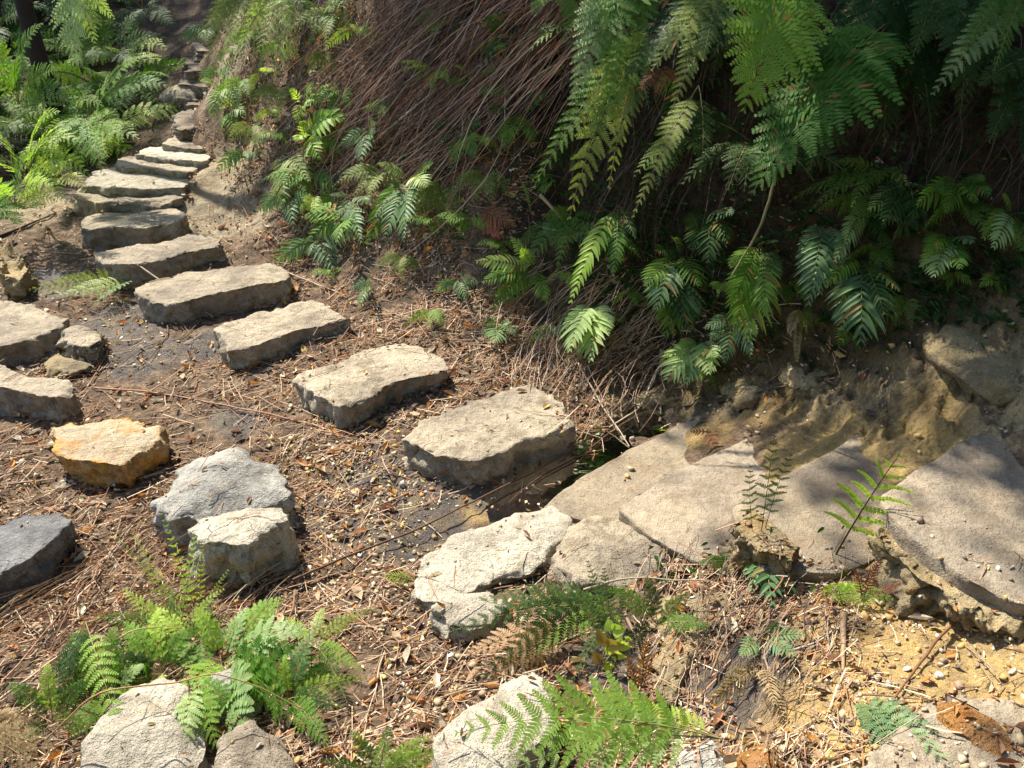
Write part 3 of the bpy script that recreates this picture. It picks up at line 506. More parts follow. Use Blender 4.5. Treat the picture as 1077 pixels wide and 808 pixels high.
fern('glossy dark green fern standing out from the shade at the bank middle',G(712,268),[(680,300,-.2),(700,350,-.3,1.3),(722,342,-.3,1.2),(735,300,-.2,1.2),(690,265,-.15),(712,250,-.1),(690,325,-.28)],'green','pin',9,9,.36,.12,mats=['green','green','dark','green','dark','green','blue'])
fern('pale fern with broad leaflets at the foot of the bank above the lowest cut step',G(738,360),[(702,398,-.15,1.2),(722,402,-.18,1.2),(745,392,-.15),(708,372,-.1,1.1),(752,375,-.1)],'palegreen','pin',7,9,.4,.1,slim=1.2)
fern('bright fern fronds slanting down beside the broken dead stalk',G(650,215),[(632,262,-.2),(600,318,-.35,.8),(645,290,-.3),(668,250,-.2)],'green','pin',13,9,.2,.1,mats=['green','lime','green','dark'])
fern('grey green fern with twisted leaflets right of the glossy fern',G(772,330),[(748,358,-.1),(762,380,-.18),(790,372,-.15),(742,345,-.1),(795,350,-.1)],'blue','pin',8,9,.3,.1)
fern('bright emerald fern with stacked fronds in the right part of the bank',G(800,258),[(770,318,-.25,1.2),(785,355,-.3,1.2),(805,330,-.3),(820,290,-.2),(768,280,-.15),(815,255,-.1),(772,350,-.3)],'green','pin',12,9,.3,.12,mats=['green','lime','green','dark','green','dark','green'])
fern('dusty blue fern with hanging frond above the ochre earth face',G(868,235),[(846,290,-.2,1.2),(862,308,-.25,1.2),(842,262,-.12),(885,280,-.2),(850,320,-.3)],'blue','pin',10,9,.28,.12)
fern('large blue green fern hanging lowest over the ochre earth face',G(905,270),[(880,318,-.2),(905,358,-.32,1.3),(930,330,-.25,1.2),(885,345,-.25),(945,305,-.2),(870,300,-.15)],'blue','pin',10,9,.33,.12,mats=['blue','blue','dark','blue','dark','green'])
fern('fern with whitish narrow fronds between the two blue ferns',G(908,225),[(890,255,-.15),(878,275,-.2,.7),(930,240,-.15),(945,232,-.1,1.2),(935,262,-.18)],'blue','pin',8,9,.3,.12,mats=['palegreen','blue','dark','blue','dark'])
fern('small bright tipped fern above the moss patch on the bank lip',G(1000,250),[(975,262,-.15),(982,290,-.2),(1010,282,-.2),(1022,255,-.1),(970,280,-.15)],'green','pin',8,9,.33,.12,mats=['green','palegreen','green','blue','lime'])
fern('green fern lit at the tips near the right frame edge above the bank lip',G(1010,190),[(985,200,-.1),(995,222,-.15),(1025,212,-.15),(1035,190,-.1),(965,215,-.12),(1040,205,-.1)],'green','pin',8,9,.33,.12)
fern('fern fanned out at the right frame edge on the bank lip',G(1065,225),[(1040,235,-.1),(1045,260,-.18),(1075,262,-.18),(1090,230,-.1),(1055,205,-.05),(1035,250,-.15)],'green','pin',9,9,.3,.12,mats=['green','palegreen','green','dark','lime','green'])
fern('dark broad leaved fern in the shade below the long hanging frond',G(955,195),[(925,205,-.12),(930,235,-.2),(960,232,-.2),(975,200,-.1),(940,180,-.05),(915,220,-.12)],'dark','pin',8,9,.36,.12)
fern('dark fern with strap leaflets left of the emerald fern',G(745,225),[(728,262,-.2),(745,275,-.25),(765,255,-.2),(770,225,-.1),(722,240,-.15)],'dark','pin',8,9,.36,.12)
# --- large hanging fronds on the overhang
def hang(label,bx,by,y,tips,mat,width=.3,pairs=20,n2=12,arch=.12,mats=None,**k):
    return fern(label,P(bx,by,y=y),tips,mat,'bi',pairs,n2,width,arch,curl=k.pop('curl',.12),slim=.9,mats=mats,rollj=.2,**k)
hang('bright green drooping fern at the top centre with white tipped fronds',660,-60,3.1,[(600,112,-.3,.9),(635,60,-.25,1.1),(672,55,-.25,1.1),(612,28,-.15,1.),(640,112,-.35,.8),(690,20,-.2)],'green',.24,mats=['palegreen','green','green','palegreen','green','green'])
hang('long green fern cascading below the bright top centre fern',690,20,3.05,[(615,160,-.35,.9),(598,232,-.45,.9),(640,200,-.4,.8),(560,200,-.3,.8),(650,150,-.3)],'green',.18,mats=['green','olive','olive','green','dark'])
hang('olive fern with drooping fingers right of the bright top centre fern',760,-20,3.0,[(685,75,-.3,1.),(705,120,-.35,.8),(740,60,-.3),(655,90,-.2)],'olive',.2,mats=['olive','olive','dark','dark'])
hang('bright arching fern frond spotlit against the dark overhang',850,-15,2.75,[(782,118,-.35,1.35),(800,60,-.2,.9)],'green',.34,22,13,.3,mats=['lime','green'])
hang('long dark green frond sweeping down across the deep shade',940,20,2.75,[(790,205,-.4,1.2),(850,180,-.3,1.)],'green',.3,24,13,.2,mats=['green','dark'])
hang('fern with a lit split tip near the right end of the overhang',1090,-30,2.6,[(980,100,-.3,.8),(1010,60,-.25,.7),(1045,75,-.3,.7)],'green',.2,mats=['palegreen','green','green'])
hang('deep shaded fern with combed hanging fronds behind the sweeping frond',930,-40,2.9,[(880,110,-.2,1.1),(930,150,-.25,1.1),(980,140,-.25,1.1),(900,60,-.2)],'dark',.3)
hang('dark fern at the top right with drooping fronds',1010,-40,2.8,[(960,60,-.2),(1010,120,-.3),(1060,110,-.3),(1000,40,-.2)],'dark',.28)
hang('olive brown fern with sparse fronds under the olive fern',735,90,3.05,[(690,200,-.3,.8),(665,230,-.35,.7),(735,200,-.3,.8)],'olive',.18,mats=['dark','olive','dark'])
hang('green fern hanging at the far top right corner',1100,60,2.55,[(1040,150,-.2),(1075,170,-.25),(1030,90,-.15)],'dark',.28)
hang('mid green fern filling the top edge between the bright ferns',790,-50,3.15,[(730,20,-.15),(770,50,-.2),(800,40,-.2),(750,80,-.25)],'green',.3,mats=['green','dark','dark','dark'])
hang('leafy green fern at the top edge above the dead stalks',600,-50,3.6,[(560,15,-.15),(600,30,-.2),(625,20,-.2)],'green',.3)
# --- filler ferns on the shaded bank: prototypes copied
def proto(mat,kind,nf,label,group,seed):
    r=np.random.default_rng(seed); e=empty('fern',(0,0,0),label,'fern',group)
    for i in range(nf):
        an=math.radians(-90+(-80+160*(i+.5)/nf)+r.normal()*8); L=.26*(1+r.normal()*.15); el=r.uniform(-.5,.35)
        tip=np.array([math.cos(an)*L,math.sin(an)*L,el*L]); 
        g_=frond_geo((0,0,0),tip*.5+np.array([0,0,.24*L]),tip,(.26 if kind=='bi' else .3)*L,kind,12 if kind=='bi' else 9,8,out=(0,-1,.3),roll=r.normal()*.3,rng=r,slim=.85)
        frond_obj('frond',(0,0,0),e,g_,mat,split=False)
    return e
FG1='shaded ferns crowding the overgrown bank'; FL1='dark fern among many crowding the shaded upper bank'
FG2='ferns in the dim undergrowth at the top left'; FL2='dim fern in the undergrowth left of the upper track'
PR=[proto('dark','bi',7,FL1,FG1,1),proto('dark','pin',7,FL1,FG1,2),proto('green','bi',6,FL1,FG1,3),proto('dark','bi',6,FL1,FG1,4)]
def copy_fern(src,loc,rz,sc,label,group,rx=0,used=set()):
    if src.name not in used: used.add(src.name); r=src
    else:
        r=src.copy(); C.objects.link(r)
        for ch in list(src.children):
            c=ch.copy(); C.objects.link(c); c.parent=r
    r.location=Vector([float(v) for v in loc]); r.rotation_euler=(rx,0,rz); r.scale=(sc,sc,sc); r['label']=label; r['group']=group
    return r
rs=np.random.default_rng(11)
k=0
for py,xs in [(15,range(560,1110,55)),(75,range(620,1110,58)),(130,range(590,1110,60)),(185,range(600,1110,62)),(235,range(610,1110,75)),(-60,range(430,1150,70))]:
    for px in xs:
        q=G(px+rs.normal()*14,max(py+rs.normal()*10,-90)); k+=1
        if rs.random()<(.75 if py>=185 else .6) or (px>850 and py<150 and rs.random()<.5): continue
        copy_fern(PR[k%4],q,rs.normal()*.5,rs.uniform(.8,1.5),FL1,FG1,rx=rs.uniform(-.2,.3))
FG3='small ferns dotted over the leaf strewn bank'; FL3='small green fern rooted among dead stalks and litter on the open bank'
PR3=[proto('green','pin',6,FL3,FG3,21),proto('lime','bi',5,FL3,FG3,22),proto('blue','pin',5,FL3,FG3,23),proto('olive','bi',6,FL3,FG3,24),proto('green','bi',6,FL3,FG3,25)]
k=0
for px,py in [(225,30),(248,55),(232,75),(268,40),(285,75),(262,95),(300,45),(310,95),(280,120),(340,60),(300,140),(262,140),(360,95),(275,165),(330,185),(310,205),(350,150),(400,140),(420,110),(460,60),(540,60),(500,150),(520,185),(555,190),(470,200),(455,230),(420,270),(500,235),(560,230),(585,190),(600,150),(575,75),(620,240),(660,260),(600,285),(570,330),(640,335),(680,340),(760,300),(730,330),(830,310),(870,340),(940,320),(965,270),(1050,285),(1070,260),(930,255),(1020,235),(850,290),(790,300),(655,300),(530,40),(490,20),(380,40),(345,20),(590,260),(400,180),(375,230),(330,250),(350,290),(395,300),(440,330),(480,290),(540,300),(330,215),(610,345),(715,375),(760,345),(800,330),(820,345),(895,345),(915,310),(955,310),(985,285),(1010,295),(1035,255),(700,300),(735,260),(645,250),(690,345),(750,380),(780,325),(850,325),(925,345),(965,320),(1000,270),(1060,245),(620,310),(585,345),(540,260),(1075,215),(1000,215),(960,235),(905,215)]:
    if px>560 and py>230 and k%2: k+=1; continue
    q=G(px+rs.normal()*6,py+rs.normal()*5); nn_=normal(np.array([q[0]]),np.array([q[1]]))[0]; k+=1
    copy_fern(PR3[(k*2+(k//3))%5],q+nn_*.03,rs.normal()*.6,rs.uniform(.45,.85)*(.75 if px>560 else 1)*(.7 if py>250 else 1),FL3,FG3,rx=rs.uniform(-.1,.5))
PR2=[proto('dark','bi',8,FL2,FG2,5),proto('green','bi',7,FL2,FG2,6)]
for px,py in [(20,-20),(60,-10),(100,-20),(140,-30),(30,60),(120,25),(150,35),(10,100),(140,90),(-20,150),(95,60),(-30,60),(120,110),(70,20)]:
    q=G(px,max(py,-60)); k+=1
    copy_fern(PR2[k%2],q,rs.normal()*1.2,rs.uniform(1.5,2.4),FL2,FG2)
PR4=[proto('green','bi',8,FL2,FG2,35),proto('lime','bi',7,FL2,FG2,36)]
for px,py in [(0,30),(30,85),(70,115),(100,90),(125,130),(60,50),(10,60),(85,20),(130,60),(40,140),(0,110),(110,140),(40,10),(120,0),(90,150),(-20,200),(20,175)]:
    q=G(px,py); k+=1
    copy_fern(PR4[k%3==0],q,rs.normal()*.8,rs.uniform(1.3,2.2),FL2,FG2)
# --- foreground plants
fern('broad bright fern with large pale leaflets spreading over the bottom left boulders',G(240,712,.05),[(325,665,.03,1.),(312,760,-.07,1.1),(262,785,-.1,1.1),(205,640,.1,1.),(260,640,.1,1.),(350,715,-.02,1.),(185,750,-.05,.9),(165,690,.02,.9),(295,630,.12,1.)],'palegreen','bi',10,9,.3,.3,mats=['palegreen','green','palegreen','lime','palegreen','green','lime','green','lime'],fill=.5,curl=.15,slim=1.25,rr=.0015)
fern('leafy green fern leaning left of the broad bright fern',G(175,725,.05),[(110,700,.05,1.),(85,725,0,1.),(130,655,.12,1.),(165,640,.14,1.),(205,660,.1,1.),(100,745,-.05,1.),(150,770,-.1,1.)],'green','bi',11,9,.26,.3,fill=.5,slim=1.1,mats=['dark','green','green','lime','green','dark','lime'],rr=.0013)
fern('leafy fern trailing forward between the tan boulder and the rounded brown one',G(215,745,.08),[(190,800,-.06,1.),(230,790,-.06,1.),(160,770,-.02,1.),(255,755,0,1.)],'green','bi',11,9,.3,.3,mats=['palegreen','green','lime','green'],fill=.47,rr=.0013)
fern('low spreading fern left of the large tan boulder',G(60,770,.03),[(10,720,.04,1.),(50,700,.06,1.),(95,715,.05,1.),(100,770,0,1.),(20,780,-.02,1.)],'green','bi',12,9,.27,.3,mats=['green','lime','green','green','dark'],rr=.0013)
fern('lacy bright fern filling the gap above the rounded brown boulder',G(305,745,.03),[(345,700,.06,1.),(330,665,.1,1.),(300,690,.06,1.),(360,745,0,1.),(345,785,-.05,1.),(270,700,.05,1.),(385,712,.03,.8)],'green','bi',13,9,.24,.25,mats=['green','palegreen','lime','dark','green','green','lime'],rr=.0013)
fern('wide feathery fern sprawling over the lower left stalks',G(120,745,.03),[(60,700,.03,1.),(80,665,.08,1.),(120,660,.1,1.),(40,740,-.02,1.),(150,700,.05,1.),(175,745,-.03,1.),(75,775,-.06,1.)],'green','bi',13,9,.3,.3,mats=['green','lime','green','dark','palegreen','lime','green'],rr=.0013)
fern('fresh green fern with fanned fronds behind the large tan boulder',G(205,690,.03),[(160,640,.08,1.),(225,640,.1,1.),(255,668,.05,1.),(180,665,.04,1.),(140,680,0,1.)],'green','bi',12,9,.25,.3,fill=.47,mats=['lime','green','palegreen','green','lime'],rr=.0013)
fern('tangle of fine green fern over the needles left of the cream boulder',G(190,680,.03),[(100,650,.05),(130,620,.1),(150,690,-.05),(90,700,-.05),(205,560,.2,.6),(235,620,.1,.6),(180,620,.1),(240,650,.05),(140,560,.2,.5)],'green','bi',13,8,.17,.2,mats=['green','lime','green','dark','lime','lime','green','green','olive'],rr=.0013)
fern('drooping fern frond hanging over the tan boulder',G(110,712,.18),[(135,800,-.1,.7),(70,745,-.05),(45,760,-.08),(95,690,.05),(85,740,-.08)],'green','bi',13,8,.2,.2,mats=['lime','green','dark','green','dark'],rr=.0013)
fern('fern with light combed fronds right of the cream boulder',G(330,690,.04),[(380,705,0,1.),(375,650,.1,.9),(340,640,.1,.9),(300,650,.1,.9),(365,740,-.1,.8),(395,640,.1,.7)],'green','bi',13,9,.2,.2,mats=['lime','olive','palegreen','lime','dark','olive'],rr=.0013)
fern('small fern fringe at the bottom edge left of the white rock',G(400,830,.03),[(340,800,.02),(370,770,.05),(410,765,.05),(450,775,.05),(480,790,.03),(350,820,0)],'green','bi',12,9,.22,.2,mats=['green','green','palegreen','lime','lime','green'],rr=.0013)
fern('vivid lime frond glowing in the sun at the bottom centre',G(745,850,.2),[(478,772,.1,1.1),(565,745,.12,.8),(525,815,.05,1.),(655,742,.1,.7)],'lime','bi',13,11,.22,.2,fill=.4,mats=['lime','lime','palegreen','lime'],slim=.8,curl=.1,rr=.0016)
fern('blue green single frond standing beside the lime frond',G(690,850,.1),[(672,762,.06,.8),(705,752,.06,.8)],'blue','bi',13,8,.16,.1,rr=.0013)
fern('dark green fern arching over the slope below the lowest cut steps',G(650,655,.05),[(465,668,.05,.9),(500,720,-.05,.9),(535,640,.08,.8),(555,615,.1,.9),(480,640,.05,.8),(600,720,-.08,.7),(560,690,-.05)],'green','bi',15,9,.16,.22,mats=['dark','dark','green','dark','palegreen','dark','green'],rr=.0014)
fern('fuller green fern below the rounded brown rock, spreading over dry debris',G(690,670,.04),[(640,620,.05,1.),(680,608,.06,1.),(725,625,.05,1.),(745,660,0,1.),(640,700,-.05,.9),(700,650,.04,1.)],'green','bi',13,9,.24,.25,mats=['green','dark','olive','green','dark','green'],rr=.0013)
fern('upright teal fern fronds in front of the rounded brown rock',G(645,680,.02),[(618,590,.05,.7),(635,598,.05,.8),(600,612,.03,.8),(655,625,.03,.7),(610,630,0,.7)],'blue','bi',14,8,.17,.08,rr=.0014)
fern('two lime strap leaves rising from the dark soil hollow',G(628,712,.01),[(650,650,.03),(660,672,.02)],'lime','pin',4,9,.3,.2,slim=1.2)
fern('slender fern with black stalk and thin pinnae leaning over the third cut step',G(872,600,.02),[(946,478,.02,1.0)],'lime','bi',8,12,.42,.0,stem='blackstem',slim=.3,rr=.0028,start=.34,rollj=.02,curl=.35,fill=.5)
fern('wiry dark fern curling over the second cut step',G(795,600,.02),[(815,458,.03,.5),(790,490,.02,.5),(832,478,.03,.5)],'dark','bi',9,8,.2,.15,stem='blackstem',slim=.7,rr=.0012,start=.4)
fern('low vivid lime fern beside the sandy patch',G(862,632,.01),[(905,618,.03,1.1),(938,630,.02,1.),(885,615,.03)],'lime','bi',11,8,.25,.2,rr=.0012)
fern('bluish fern creeping on the sand at the bottom right',G(900,740,.01),[(985,770,-.02,1.1),(1000,800,-.04,1.),(930,780,-.03),(955,815,-.06),(912,765,-.02)],'blue','bi',12,8,.2,.1,rr=.0012)
fern('pale small fern among the twigs below the third cut step',G(805,585,.02),[(790,620,-.02),(825,560,.02),(835,600,-.01),(812,635,-.03)],'blue','pin',6,9,.3,.2)
fern('small pale fern rosette amid twigs on the foreground slope',G(800,675,.01),[(845,668,0),(835,690,-.02),(780,690,-.02),(818,655,.02)],'blue','pin',7,9,.25,.15)
fern('green frond lying at the foot of the fifth stepping stone',G(145,298,.03),[(60,312,0,1.),(100,318,-.03,1.),(30,305,0,.9)],'palegreen','bi',14,7,.2,.05,rr=.0012,mats=['palegreen','blue','olive'])
fern('moss green fern draped over the edge of the second cut step',G(770,600,.03),[(735,592,.02,1.),(805,580,.02,.9),(760,580,.03,.8)],'olive','bi',12,8,.25,.15,mats=['green','olive','green'],rr=.0012)
fern('sparse fern stems with tiny leaves in front of the cream boulder',G(210,660,.02),[(170,540,.1,.5),(212,570,.1,.5),(122,565,.1,.5),(240,600,.08,.5)],'lime','bi',13,7,.12,.1,rr=.001,slim=.7)
# dead fronds
D_='dead frond'
fern('orange dead frond curled beside the small cream rock',G(600,675,.05),[(490,690,.0,1.),(515,715,-.03,.9),(545,670,.02,.8)],'dead','bi',14,8,.22,.1,name='dead_frond',stem='redstem',cat=D_)
fern('straw coloured dead fern in the bottom left corner',G(-20,790,.06),[(40,760,.03),(60,790,0),(20,745,.05),(45,815,-.03),(5,750,.03)],'dead','bi',13,8,.25,.15,name='dead_frond',stem='redstem',cat=D_)
fern('dark red dead frond hanging in the soil hollow',G(672,742,.02),[(680,672,.04,1.),(660,690,.03,.7)],'deadred','pin',12,9,.22,.1,name='dead_frond',stem='redstem',cat=D_,slim=.7)
fern('rust coloured dead frond on the bank above the fanned ferns',G(500,222),[(542,238,-.1,1.),(525,250,-.12,.8)],'deadred','pin',12,9,.3,.1,name='dead_frond',stem='redstem',cat=D_,slim=.8)
fern('orange dead frond lying above the pale combed fern',G(400,200),[(412,222,-.1),(390,215,-.08)],'dead','pin',9,9,.3,.1,name='dead_frond',stem='redstem',cat=D_)
fern('brown dead frond hanging over the ochre earth face',G(842,320),[(838,380,-.08,.5),(830,350,-.05)],'dead','pin',9,9,.2,.0,name='dead_frond',stem='redstem',cat=D_,slim=1.1)
fern('curled tan dead frond among twigs right of the tapering rock',G(800,700,.01),[(745,740,-.03),(775,715,-.02),(815,740,-.03)],'dead','pin',10,9,.25,.1,name='dead_frond',stem='redstem',cat=D_,slim=.6)
fern('brown dead frond lying at the foot of the black stemmed fern',G(905,640,.02),[(925,590,.03),(945,615,.01),(900,600,.03)],'deadred','pin',9,9,.2,.2,name='dead_frond',stem='redstem',cat=D_,slim=.6)
fern('orange dead frond tuft caught below the drooping tip of the top centre fern',P(700,70,y=2.85),[(672,95,-.05),(690,100,-.08),(715,92,-.03)],'deadred','bi',9,7,.3,.1,name='dead_frond',stem='redstem',cat=D_)
fern('pinkish tan dead frond fringe on the litter below the large sunlit rock',G(440,625,.04),[(405,605,.03,.9),(470,605,.03,.9),(425,600,.03,.8)],'dead','pin',9,9,.3,.2,name='dead_frond',stem='redstem',cat=D_,slim=.6,mats=['lime','dead','dead'])
fern('small orange dead fern tip lying behind the lowest cut step',G(742,462,.03),[(728,454,.01),(752,468,-.01),(745,452,.01)],'deadred','pin',5,9,.3,.1,name='dead_frond',stem='redstem',cat=D_)
# ------------------------------------------------------------------ fallen sticks and stalks (each its own thing)
def stick(label,pts,r=.003,col=(.3,.2,.12),lift=.012,name='twig',cat='twig',group=None,taper=.5,side=None,ydep=None):
    W=np.array([G(p_[0],p_[1],(p_[2] if len(p_)>2 else lift)) for p_ in pts]) if ydep is None else np.array([P(p_[0],p_[1],y=p_[2]) for p_ in pts])
    t=np.linspace(0,len(W)-1,max(6,len(W)*5)); q=np.stack([np.interp(t,range(len(W)),W[:,k_]) for k_ in range(3)],1)
    for _ in range(3): q[1:-1]=.25*q[:-2]+.5*q[1:-1]+.25*q[2:]
    q=q+np.stack([fbm(q*9+1,2),fbm(q*9+5,2),fbm(q*9+9,2)*.5],1)*.008
    V,F_=tube(q,r,r*taper,6); b0=W[0]; V=V-b0
    o=mesh(name,V,F_,M['wood'],col=np.tile(np.array(col)*(1+.1*RNG.normal()),(len(V),1)),smooth=True); o.location=Vector(b0.tolist())
    return tag(o,label,cat,group)
stick('long straight tan stalk lying from the yellow rock towards the puddle stone',[(100,411),(160,415),(240,430),(300,442),(372,460)],.004,(.36,.2,.12))
stick('long dark bent stick slanting up from the foreground fern to the cut step',[(310,618),(370,592),(430,570),(490,540),(560,505),(600,482)],.004,(.11,.06,.035),.03)
stick('short branch propped on the fourth stepping stone',[(150,300,.1),(190,322,.06),(225,338,.02)],.004,(.42,.33,.22))
stick('thin dark twig curving under the fourth stepping stone',[(228,330),(205,345),(195,360),(155,365),(130,385)],.003,(.1,.06,.04))
stick('forked twig in the mud below the third stepping stone',[(175,340),(178,355),(160,378),(140,395)],.003,(.15,.08,.05))
stick('dark stick lying on bare soil at the upper left edge',[(-10,255),(20,243),(60,226)],.008,(.07,.045,.03))
stick('thick reddish stalk resting between the grey and cream boulders',[(190,545,.05),(240,536,.1),(290,533,.1),(335,540,.02),(385,545)],.004,(.32,.15,.07))
stick('orange stem draped across the bottom boulders',[(60,812,.1),(130,800,.22),(200,786,.2),(250,779,.22),(325,778,.1)],.002,(.4,.24,.1))
stick('pale stalk pointing up the slope at the lower left corner',[(0,745),(50,705),(90,680),(150,640)],.003,(.5,.38,.24),.02)
stick('light stalk from the left frame edge towards the fine fern',[(0,660),(50,632),(100,600),(160,560)],.0025,(.48,.36,.24),.02)
stick('red brown stalk crossing the needles at the lower left',[(0,728),(60,660),(90,610),(135,575)],.0025,(.34,.2,.13),.02)
stick('tan stalk lying left of the yellow rock',[(-5,515),(30,510),(58,506)],.004,(.45,.33,.23))
stick('brown stalk running from the slate slab to the cream boulder',[(62,570),(110,575),(170,572)],.0025,(.35,.22,.14))
stick('reddish stalk left of the yellow rock heading up to the blocky rock',[(0,470),(50,440),(80,425),(100,400),(115,370)],.003,(.3,.17,.1))
stick('long pale fern stalk arching through the bottom left fern',[(0,790,.05),(70,750,.1),(150,710,.15),(190,690,.1)],.0025,(.45,.38,.16))
stick('brown twig below the cream boulder pointing to the ferns',[(280,620),(305,600),(330,585)],.004,(.2,.1,.06))
stick('straight dead stem lying in the bare soil under the ferns',[(405,690),(395,725),(382,765)],.0025,(.5,.36,.24))
stick('pair of pale stalks on the soil right of the bottom left fern',[(395,770),(440,745),(500,725)],.003,(.45,.3,.18))
stick('thin pale stick lying across the fern below the rounded brown rock',[(612,652,.1),(660,645,.12),(740,643,.1)],.003,(.4,.32,.22))
stick('short dead stem between the teal fern and the tapering rock',[(655,655,.04),(668,680,.03),(676,705,.01)],.005,(.25,.18,.12))
stick('long dark twig slanting over the sand at the bottom right',[(1010,652),(975,690),(945,730),(910,790)],.004,(.16,.08,.04),.015)
stick('dark broken twig leaning beside the long sand twig',[(960,750),(940,775),(925,800)],.004,(.14,.07,.035),.015)
stick('fine twig on the sand near the corner bedrock slab',[(985,742),(990,765),(1000,785)],.003,(.2,.1,.05),.015)
stick('thin curved twig lying above the corner bedrock slab',[(905,735),(950,738),(985,742)],.002,(.2,.13,.08))
stick('straw coloured stalk leaning down into the puddle channel',[(605,390,.05),(630,430,.03),(662,472,.01)],.004,(.5,.38,.26))
stick('second straw coloured stalk beside the puddle channel',[(618,400,.06),(640,440,.02),(658,470,0)],.003,(.46,.33,.22))
stick('curved pale stalk from the cut step end up to the bank',[(692,395,.04),(675,435,.03),(640,455,.02)],.004,(.5,.4,.28))
stick('thin stalk crossing the end of the puddle',[(640,420,.06),(615,460,.03),(585,495,.02)],.0025,(.35,.2,.12))
stick('dark curved root stick along the edge of the lowest cut step',[(640,462,.02),(600,490,.02),(560,510,.02),(535,535,.02)],.003,(.1,.05,.03))
stick('broken pale dead stem standing out from the bank above the puddle stone',[(568,235,.12),(590,255,.1),(612,275,.05)],.008,(.42,.32,.2))
stick('dead horizontal stalk below the broken pale stem',[(565,258,.08),(590,262,.08),(615,266,.08)],.004,(.48,.36,.24))
stick('stalk lying across the litter between the second and third slabs',[(290,283,.01),(330,300,.01),(362,312,.01)],.004,(.5,.38,.26))
stick('short wood chip lying in the litter above the second slab',[(475,312),(485,305),(497,298)],.007,(.6,.5,.38))
stick('long hanging tan liana stem in front of the emerald fern',[(0,0,0)]*0 or [(815,190,2.45),(800,235,2.4),(788,262,2.4),(770,290,2.42)],.005,(.22,.2,.09),ydep=1)
stick('brown twig on the bank foot left of the pale combed fern',[(320,200,.03),(345,225,.03),(300,240,.02)],.003,(.32,.2,.13))
stick('long dark root running along the ochre earth face',[(720,430),(780,420),(830,408),(880,395)],.005,(.08,.05,.03),.01)
stick('dry twig standing in the tangle right of the tapering rock',[(745,720,.02),(760,690,.06),(780,665,.03)],.003,(.3,.18,.1))
stick('reddish twig crossing the tangle below the third cut step',[(785,660),(810,640,.05),(835,605,.06)],.003,(.3,.13,.07))
stick('grey twig lying in the tangle near the small pale rosette',[(830,690),(860,680),(890,655)],.003,(.32,.27,.22))
stick('brown bark strip lying at the edge of the sand',[(886,650),(888,680),(884,710)],.008,(.3,.2,.12))
for lab_,a_,b_,c_ in [('thick grey root slanting down through the left of the dead stalk curtain',(455,15),(400,95),(350,165)),('brown branch among the dead stalks below the top edge',(560,5),(500,70),(440,150)),('pale forked stem lying over the middle of the dead stalks',(600,40),(560,100),(500,160)),('crooked dark stem on the dead stalks left of the first hanging fern',(590,-10),(540,60),(520,130)),('reddish stem low on the dead stalk mat',(470,120),(420,150),(360,190)),('short broken stem sticking across the dead stalks',(480,40),(440,50),(410,75))]:
    stick(lab_,[(a_[0],a_[1],.13),(b_[0],b_[1],.1),(c_[0],c_[1],.05)],.0065,[(.3,.25,.2),(.22,.14,.09),(.42,.35,.27),(.08,.055,.04),(.3,.15,.08),(.35,.27,.2)][len(lab_)%6])
# dark tree trunk at top left
tr=empty('tree',P(60,120,y=5.6),'slim dark tree trunk rising behind the pale hanging fern','tree')
bq=P(60,120,y=5.6); pts=[np.array([0,0,-.2]),np.array([-.03,0,.5]),np.array([-.05,.08,1.3]),np.array([.2,.5,2.6]),np.array([1,1.4,4.4])]
V,F_=tube(np.array(pts),.06,.03,10); mesh('trunk',V,F_,M['wood'],col=np.tile([.035,.025,.02],(len(V),1)),smooth=True,parent=tr)
def crown(parent,cz,rad,n,mat,flat=.6,off=(0,0)):
    r=np.random.default_rng(int(n+cz*10)); cl=r.normal(size=(n//60,3)); cl=unit(cl)*rad*r.random((n//60,1))**.4; cl[:,2]*=flat
    c=cl[r.integers(0,len(cl),n)]+r.normal(size=(n,3))*rad*.13; c+=np.array([off[0],off[1],cz])
    T=np.array([[-.5,0,0],[0,-.28,0],[.5,0,.06],[0,.28,0]])*.14
    Mx=basis(r.normal(size=(n,3))*.6+np.array([0,0,1]),r.random(n)*6.28)
    V,F_,cc=scatter(T,[[0,1,2,3]],Mx,c,r.random((n,1))*np.array([1,0,0])); return mesh('crown',V,F_,M[mat],col=cc,parent=parent)
crown(tr,4.4,.8,1500,'dark',off=(1.0,1.4))
